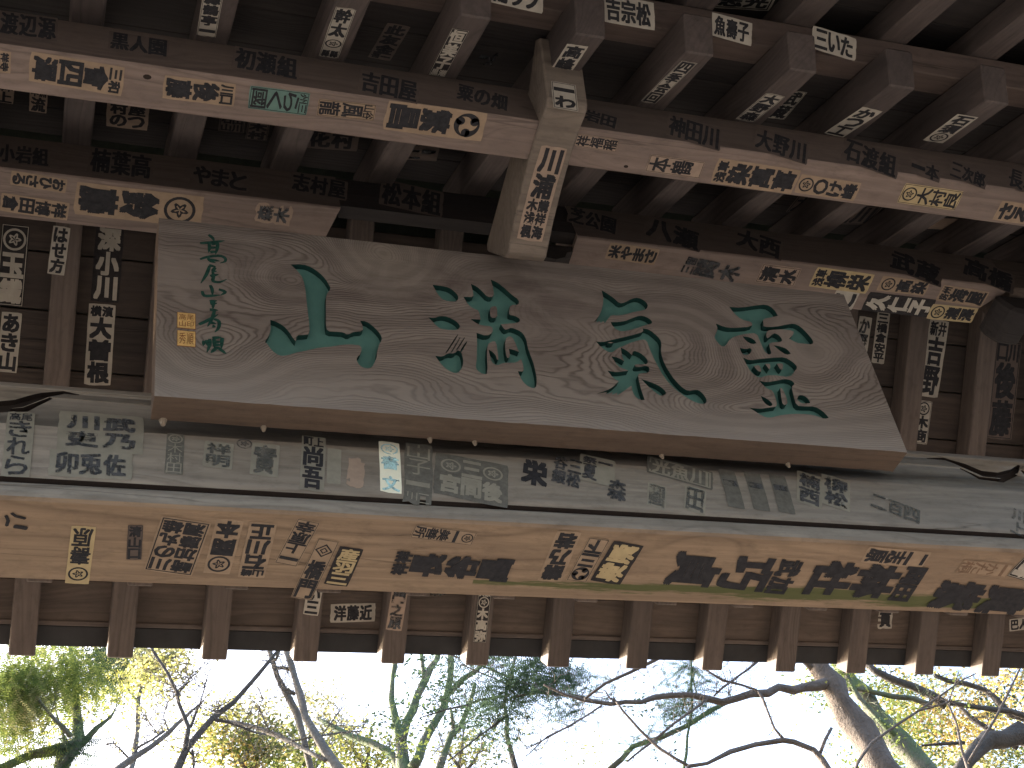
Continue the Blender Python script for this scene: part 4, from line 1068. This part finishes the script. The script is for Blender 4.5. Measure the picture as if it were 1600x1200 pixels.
# 5 pale twisted tree
tr, ft = trunk_from([(548, 1240, 19), (530, 1205, 17), (512, 1178, 15), (492, 1148, 13), (476, 1118, 11), (470, 1088, 12), (461, 1062, 10), (453, 1038, 9), (446, 1008, 9), (440, 970, 7)], 7)
tree('twisted pale grey tree with a double stem left of the brightest sky', 'twisted_tree', ft, [tr,
  limb([(494, 1225, 11), (484, 1190, 10), (474, 1145, 10), (463, 1112, 11), (448, 1085, 11), (434, 1058, 8), (426, 1030, 8), (416, 1000, 8), (410, 970, 6)], 7.2),
  limb([(455, 1048, 7), (443, 1045, 6), (428, 1042, 3)], 7.05), limb([(462, 1085, 6), (450, 1078, 6), (440, 1078, 6)], 7.1),
  limb([(508, 1188, 7), (488, 1178, 7), (462, 1162, 8), (435, 1148, 8), (400, 1138, 7), (370, 1130, 6), (345, 1126, 4)], 7, 7.6),
  limb([(420, 1142, 3), (410, 1120, 2), (405, 1105, 1.5), (412, 1092, 1)], 7.3), limb([(455, 1158, 3), (490, 1152, 3), (530, 1144, 3), (563, 1142, 2), (570, 1132, 1.5)], 7.1), limb([(503, 1148, 2), (520, 1125, 2), (540, 1100, 1.5)], 7.1),
  limb([(430, 1032, 4), (437, 1015, 4), (446, 990, 3)], 7.1)], T['bk_grey'], [], twig=8, tw=(.26, .0028))
# 6 yellow-green maples low centre left
for i, (cx, lab, cr) in enumerate([
   (385, 'yellow and green maple filling the sky below the long bare limb', [(330, 1165, 30, 25, 14, 'maple', 330, .038, 'lf_yel'), (385, 1160, 50, 32, 14, 'maple', 750, .036, 'lf_olive'), (350, 1135, 32, 22, 14, 'maple', 260, .036, 'lf_yel'), (400, 1120, 30, 15, 14, 'maple', 160, .034, 'lf_olive'), (410, 1185, 50, 22, 14, 'small', 420, .05, 'lf_grn'), (375, 1185, 40, 20, 14, 'maple', 200, .036, 'lf_ora')]),
   (480, 'thin olive maple behind the twisted pale tree', [(470, 1165, 50, 30, 15, 'maple', 800, .038, 'lf_olive'), (495, 1105, 22, 22, 15, 'maple', 150, .036, 'lf_olive'), (520, 1140, 30, 30, 15, 'maple', 220, .036, 'lf_olive'), (440, 1190, 45, 18, 15, 'small', 260, .05, 'lf_grn'), (480, 1190, 25, 15, 15, 'maple', 120, .036, 'lf_yel')]),
   (575, 'bright yellow green maple low beside the mossy tree', [(560, 1188, 46, 22, 14, 'maple', 600, .036, 'lf_yel'), (530, 1175, 25, 25, 14, 'small', 160, .045, 'lf_grn'), (600, 1190, 25, 12, 14, 'maple', 150, .036, 'lf_yel')]),
   (720, 'small yellow maple between the mossy stems and the fir', [(722, 1185, 24, 18, 13, 'maple', 220, .034, 'lf_yel'), (735, 1160, 18, 15, 13, 'maple', 90, .03, 'lf_yel'), (760, 1195, 20, 10, 13, 'maple', 60, .03, 'lf_olive')])]):
    D = cr[0][4]
    tr, ft = trunk_from([(cx, 1290, 10), (cx+4, 1240, 9), (cx-3, 1195, 6), (cx+3, 1160, 4), (cx+8, 1130, 2)], D)
    tree(lab, 'maple_tree', ft, [tr, limb([(cx, 1200, 5), (cx-25, 1170, 3), (cx-35, 1145, 2)], D), limb([(cx, 1215, 5), (cx+25, 1180, 3), (cx+38, 1160, 2)], D)], T['bk_grey'],
         [(*q[:8], T[q[8]]) for q in cr], twig=8, tw=(.5, .006))
# 7 mossy many-stemmed tree
tr, ft = trunk_from([(640, 1250, 34), (636, 1215, 30), (630, 1190, 20), (626, 1160, 18), (618, 1125, 12), (611, 1092, 9), (613, 1060, 8), (617, 1025, 8), (616, 980, 6)], 9)
tree('mossy grey tree dividing into many upright stems, below the middle rafters', 'mossy_tree', ft, [tr,
  limb([(627, 1165, 17), (638, 1125, 15), (652, 1092, 12), (664, 1064, 12), (676, 1042, 10), (684, 1010, 9), (688, 970, 7)], 9), limb([(663, 1068, 9), (659, 1040, 7), (657, 1010, 6)], 9),
  limb([(645, 1200, 18), (662, 1165, 16), (680, 1125, 13), (695, 1092, 12), (702, 1060, 11), (704, 1030, 10), (707, 985, 8)], 8.9), limb([(702, 1082, 10), (725, 1062, 9), (745, 1045, 8), (760, 1022, 7)], 8.9),
  limb([(680, 1215, 14), (697, 1170, 11), (718, 1135, 9), (733, 1100, 7), (742, 1068, 6)], 9.3), limb([(710, 1150, 8), (706, 1120, 7), (704, 1105, 3)], 9.3),
  limb([(640, 1212, 14), (612, 1178, 12), (580, 1160, 12), (550, 1150, 10), (525, 1138, 9), (495, 1122, 6)], 9, 9.4)],
  T['bk_moss'], [(615, 1130, 22, 26, 8.6, 'small', 90, .028, T['lf_fir']), (660, 1030, 25, 22, 8.6, 'small', 60, .03, T['lf_fir']), (690, 1090, 30, 25, 8.6, 'small', 130, .03, T['lf_fir']), (640, 1150, 25, 25, 8.6, 'small', 80, .026, T['lf_grn'])], twig=5, tw=(.3, .004))
# 8 leaning trunks, right, with the long limb that crosses the picture
tr, ft = trunk_from([(1420, 1260, 52), (1378, 1200, 46), (1345, 1140, 44), (1312, 1095, 38), (1285, 1050, 33), (1262, 1015, 30), (1238, 970, 26)], 7)
tree('thick leaning grey trunk with a long bare limb reaching left across the sky', 'leaning_tree', ft, [tr,
  limb([(1302, 1066, 20), (1275, 1072, 16), (1240, 1078, 13), (1200, 1084, 12), (1150, 1089, 12), (1100, 1090, 10), (1045, 1087, 9), (1000, 1096, 8), (955, 1099, 7), (915, 1096, 6), (880, 1085, 4), (850, 1070, 3)], 7, 6.4),
  limb([(1268, 1045, 12), (1250, 1030, 8), (1235, 1010, 6)], 7), limb([(914, 1092, 4), (945, 1068, 5), (985, 1052, 6), (1015, 1036, 6), (1045, 1020, 6)], 6.3, 6.1),
  limb([(958, 1090, 3), (975, 1112, 4), (1000, 1140, 5), (1030, 1168, 5), (1055, 1186, 5), (1078, 1198, 6)], 6.4, 6.3), limb([(945, 1079, 2), (952, 1090, 3), (960, 1096, 3)], 6.4),
  limb([(940, 1102, 3), (915, 1120, 3), (880, 1138, 3), (845, 1158, 2), (820, 1172, 1)], 6.4), limb([(895, 1132, 3), (855, 1150, 2), (825, 1180, 1.5), (806, 1198, 1)], 6.4),
  limb([(1105, 1092, 4), (1085, 1108, 4), (1055, 1130, 4), (1020, 1158, 4), (980, 1190, 3)], 6.6),
  limb([(1148, 1060, 3), (1170, 1045, 4), (1182, 1034, 5), (1200, 1012, 5)], 6.6), limb([(1115, 1087, 3), (1130, 1074, 4), (1150, 1060, 4)], 6.6),
  limb([(1192, 1088, 4), (1180, 1078, 4), (1158, 1070, 4), (1130, 1062, 4), (1105, 1048, 3), (1086, 1034, 3)], 6.6)],
  T['bk_brown'], [(1255, 1068, 12, 8, 7, 'maple', 26, .02, T['lf_yel'])], twig=6, tw=(.22, .0026))
tr, ft = trunk_from([(1312, 1240, 10), (1298, 1210, 10), (1286, 1188, 10), (1272, 1173, 9), (1240, 1158, 8), (1222, 1154, 8), (1180, 1164, 8), (1140, 1176, 7), (1105, 1192, 6), (1078, 1199, 6), (1066, 1212, 5)], 5.6)
tree('bare brown branchlet tree arching along the bottom edge before the leaning trunk', 'bare_tree', ft, [tr,
  limb([(1224, 1154, 5), (1210, 1138, 4), (1203, 1118, 4), (1192, 1092, 4), (1184, 1080, 3)], 5.6), limb([(1280, 1178, 6), (1288, 1158, 6), (1299, 1138, 5)], 5.6)], T['bk_brown'], [], twig=5, tw=(.14, .002))
tr, ft = trunk_from([(1500, 1270, 38), (1450, 1210, 36), (1405, 1158, 34), (1365, 1110, 28), (1330, 1065, 24), (1308, 1030, 20), (1290, 990, 18)], 7.6, .2)
tree('second leaning trunk, mossy and greener, right behind the thick grey one', 'leaning_tree', ft, [tr, limb([(1400, 1150, 12), (1372, 1122, 9), (1345, 1092, 8), (1326, 1062, 7), (1318, 1040, 6)], 7.3),
  limb([(1325, 1078, 8), (1352, 1080, 8), (1395, 1088, 9), (1425, 1092, 10), (1455, 1102, 10)], 7.5)],
  T['bk_moss'], [(1425, 1150, 45, 45, 8.2, 'small', 420, .024, T['lf_grn']), (1330, 1060, 40, 30, 7.3, 'fir', 80, .02, T['lf_con']), (1300, 1050, 22, 30, 7.4, 'small', 260, .026, T['lf_grn']), (1375, 1110, 32, 22, 7.8, 'small', 150, .026, T['lf_grn']), (1370, 1170, 40, 22, 7.3, 'small', 110, .024, T['lf_grn'])], twig=5, tw=(.25, .004))
# 9 right hand tree with the dark limbs
tr, ft = trunk_from([(1700, 1290, 60), (1660, 1200, 46), (1625, 1160, 36), (1590, 1148, 32), (1545, 1158, 27), (1515, 1185, 24), (1492, 1215, 20)], 8, 1.2)
tree('dark limbed maple with orange and yellow leaves filling the lower right corner', 'maple_tree', ft, [tr,
  limb([(1480, 1103, 15), (1455, 1086, 14), (1425, 1072, 14), (1395, 1062, 12), (1370, 1052, 12), (1350, 1035, 10)], 7.9), limb([(1482, 1100, 9), (1510, 1104, 8), (1550, 1108, 9), (1600, 1118, 12), (1640, 1140, 20)], 7.9),
  limb([(1630, 1130, 14), (1580, 1118, 13), (1556, 1092, 11), (1540, 1078, 9), (1510, 1068, 8), (1480, 1062, 8), (1460, 1055, 7)], 8.2), limb([(1590, 1168, 12), (1550, 1142, 10), (1520, 1122, 8), (1500, 1105, 6)], 8.4), limb([(1505, 1160, 6), (1470, 1163, 5), (1440, 1165, 3)], 8.1)],
  T['bk_dark'], [(1450, 1125, 60, 35, 9.5, 'maple', 700, .03, T['lf_ora']), (1500, 1140, 50, 35, 9.5, 'maple', 700, .03, T['lf_ora']), (1575, 1085, 45, 35, 9.5, 'maple', 700, .03, T['lf_ora']), (1555, 1130, 40, 18, 9.5, 'maple', 260, .03, T['lf_yel']),
     (1545, 1185, 45, 18, 9, 'maple', 420, .03, T['lf_olive']), (1400, 1110, 40, 40, 9.5, 'maple', 420, .028, T['lf_yel']), (1430, 1150, 32, 22, 9.5, 'maple', 110, .028, T['lf_yel']), (1590, 1180, 30, 25, 9, 'small', 260, .03, T['lf_grn']), (1400, 1075, 25, 10, 8.4, 'small', 120, .03, T['lf_grn']), (1595, 1048, 14, 20, 8, 'fir', 60, .024, T['lf_fir']), (1555, 1095, 25, 10, 8.3, 'small', 90, .03, T['lf_fir']), (1440, 1190, 50, 18, 8.5, 'small', 300, .03, T['lf_grn']), (1480, 1150, 110, 60, 11, 'maple', 900, .034, T['lf_yel']), (1460, 1075, 60, 14, 8.6, 'fir', 90, .02, T['lf_con']), (1540, 1060, 50, 18, 8.6, 'fir', 110, .022, T['lf_fir'])], twig=5, tw=(.3, .004))
# saplings in front of it
tr, ft = trunk_from([(1512, 1240, 6), (1513, 1205, 5), (1503, 1172, 4), (1496, 1135, 3.5), (1484, 1105, 3), (1478, 1095, 2)], 5)
tree('thin upright sapling in front of the dark limbs, bent towards the left', 'sapling', ft, [tr, limb([(1514, 1192, 5), (1532, 1160, 4.5), (1552, 1130, 4), (1572, 1090, 3.5), (1590, 1055, 3), (1605, 1020, 2.5)], 5, 5)], T['bk_brown'], [], twig=3, tw=(.12, .002))
tr, ft = trunk_from([(1325, 1240, 6), (1340, 1192, 5), (1362, 1162, 4.5), (1400, 1134, 4), (1432, 1112, 3.5), (1470, 1085, 3), (1505, 1062, 2.5), (1530, 1050, 1.5)], 4.8)
tree('thin sapling slanting up to the right across the leaning trunks', 'sapling', ft, [tr, limb([(1432, 1112, 3), (1460, 1104, 3), (1486, 1096, 2.5), (1510, 1094, 1.5)], 4.8), limb([(1482, 1096, 2), (1488, 1080, 2), (1498, 1050, 1.5)], 4.8)], T['bk_brown'], [], twig=3, tw=(.1, .002))
# 10 firs
tr, ft = trunk_from([(800, 1330, 16), (812, 1260, 14), (806, 1205, 9), (792, 1150, 7), (788, 1100, 5), (800, 1050, 4), (815, 990, 3)], 7.6)
tree('dark teal fir with flat needle sprays under the middle rafter tips', 'fir_tree', ft, [tr,
  limb([(800, 1090, 4), (840, 1082, 4), (880, 1086, 4), (930, 1095, 3)], 7.2, 6.7), limb([(795, 1088, 4), (750, 1094, 4), (700, 1108, 3), (655, 1122, 2)], 7.4), limb([(790, 1120, 4), (750, 1150, 3), (700, 1190, 2)], 7.2),
  limb([(800, 1060, 3), (740, 1035, 3), (690, 1018, 2)], 7.3), limb([(795, 1070, 3), (760, 1055, 2), (720, 1038, 2)], 7.3)],
  T['bk_dark'], [(832, 1048, 34, 24, 7, 'fir', 330, .026, T['lf_fir']), (870, 1062, 26, 22, 6.9, 'fir', 200, .024, T['lf_fir']), (795, 1080, 36, 20, 7.2, 'fir', 300, .026, T['lf_fir']), (885, 1108, 24, 14, 6.8, 'fir', 120, .022, T['lf_fir']), (870, 1078, 36, 8, 6.9, 'fir', 110, .022, T['lf_fir']),
     (765, 1030, 26, 14, 7.3, 'fir', 110, .026, T['lf_fir']), (775, 1118, 24, 24, 7.2, 'fir', 130, .024, T['lf_fir']), (715, 1075, 26, 12, 7.4, 'fir', 60, .022, T['lf_fir']), (700, 1040, 25, 14, 7.4, 'fir', 40, .022, T['lf_fir']), (795, 1145, 16, 16, 7.2, 'fir', 50, .022, T['lf_fir']),
     (845, 1180, 28, 12, 7.2, 'fir', 26, .02, T['lf_fir']), (930, 1090, 35, 18, 6.9, 'fir', 40, .018, T['lf_fir']), (820, 1150, 45, 30, 9, 'maple', 120, .02, T['lf_olive']), (905, 1060, 45, 18, 7, 'fir', 90, .022, T['lf_fir']), (760, 1140, 40, 40, 7.3, 'small', 160, .024, T['lf_fir']), (740, 1075, 60, 40, 7.4, 'fir', 110, .024, T['lf_fir'])], twig=7, tw=(.35, .003))
tr, ft = trunk_from([(1070, 1330, 12), (1062, 1260, 10), (1068, 1200, 5), (1074, 1150, 4), (1082, 1100, 4), (1081, 1050, 3), (1080, 1000, 3)], 7)
tree('slender fir drooping from the eave to the right of the dense fir', 'fir_tree', ft, [tr, limb([(1082, 1070, 3), (1072, 1090, 3), (1066, 1110, 2)], 7), limb([(1081, 1060, 3), (1090, 1090, 2), (1095, 1110, 2)], 7),
  limb([(950, 1205, 10), (990, 1168, 9), (1035, 1152, 8), (1075, 1132, 8), (1108, 1110, 7), (1145, 1094, 6)], 7.4, 7.2)],
  T['bk_moss'], [(1075, 1048, 24, 20, 7, 'fir', 110, .022, T['lf_fir']), (1078, 1085, 26, 16, 7, 'fir', 90, .022, T['lf_fir']), (1062, 1110, 28, 18, 7, 'fir', 140, .022, T['lf_fir']), (1098, 1108, 16, 12, 7, 'fir', 45, .02, T['lf_fir']), (1010, 1150, 24, 16, 7.2, 'fir', 50, .02, T['lf_fir']), (1045, 1135, 24, 10, 7.1, 'fir', 40, .02, T['lf_fir']), (990, 1165, 20, 14, 7.2, 'fir', 28, .018, T['lf_fir']), (1000, 1075, 60, 14, 7.2, 'fir', 60, .02, T['lf_fir']), (1080, 1070, 34, 45, 7.0, 'fir', 120, .022, T['lf_fir']), (1020, 1125, 50, 30, 7.2, 'small', 90, .02, T['lf_fir']), (920, 1180, 60, 18, 8, 'small', 90, .02, T['lf_olive'])], twig=5, tw=(.2, .002))
# shared groups for the look-alikes

GR = {'bare_tree': 'bare trees beyond the gate', 'maple_tree': 'maples beyond the gate', 'leaning_tree': 'leaning trunks beyond the gate', 'sapling': 'thin saplings beyond the gate', 'fir_tree': 'firs beyond the gate'}
for o in COL.objects:
    k = o.name.split('.')[0]
    if o.parent is None and k in GR: o['group'] = GR[k]
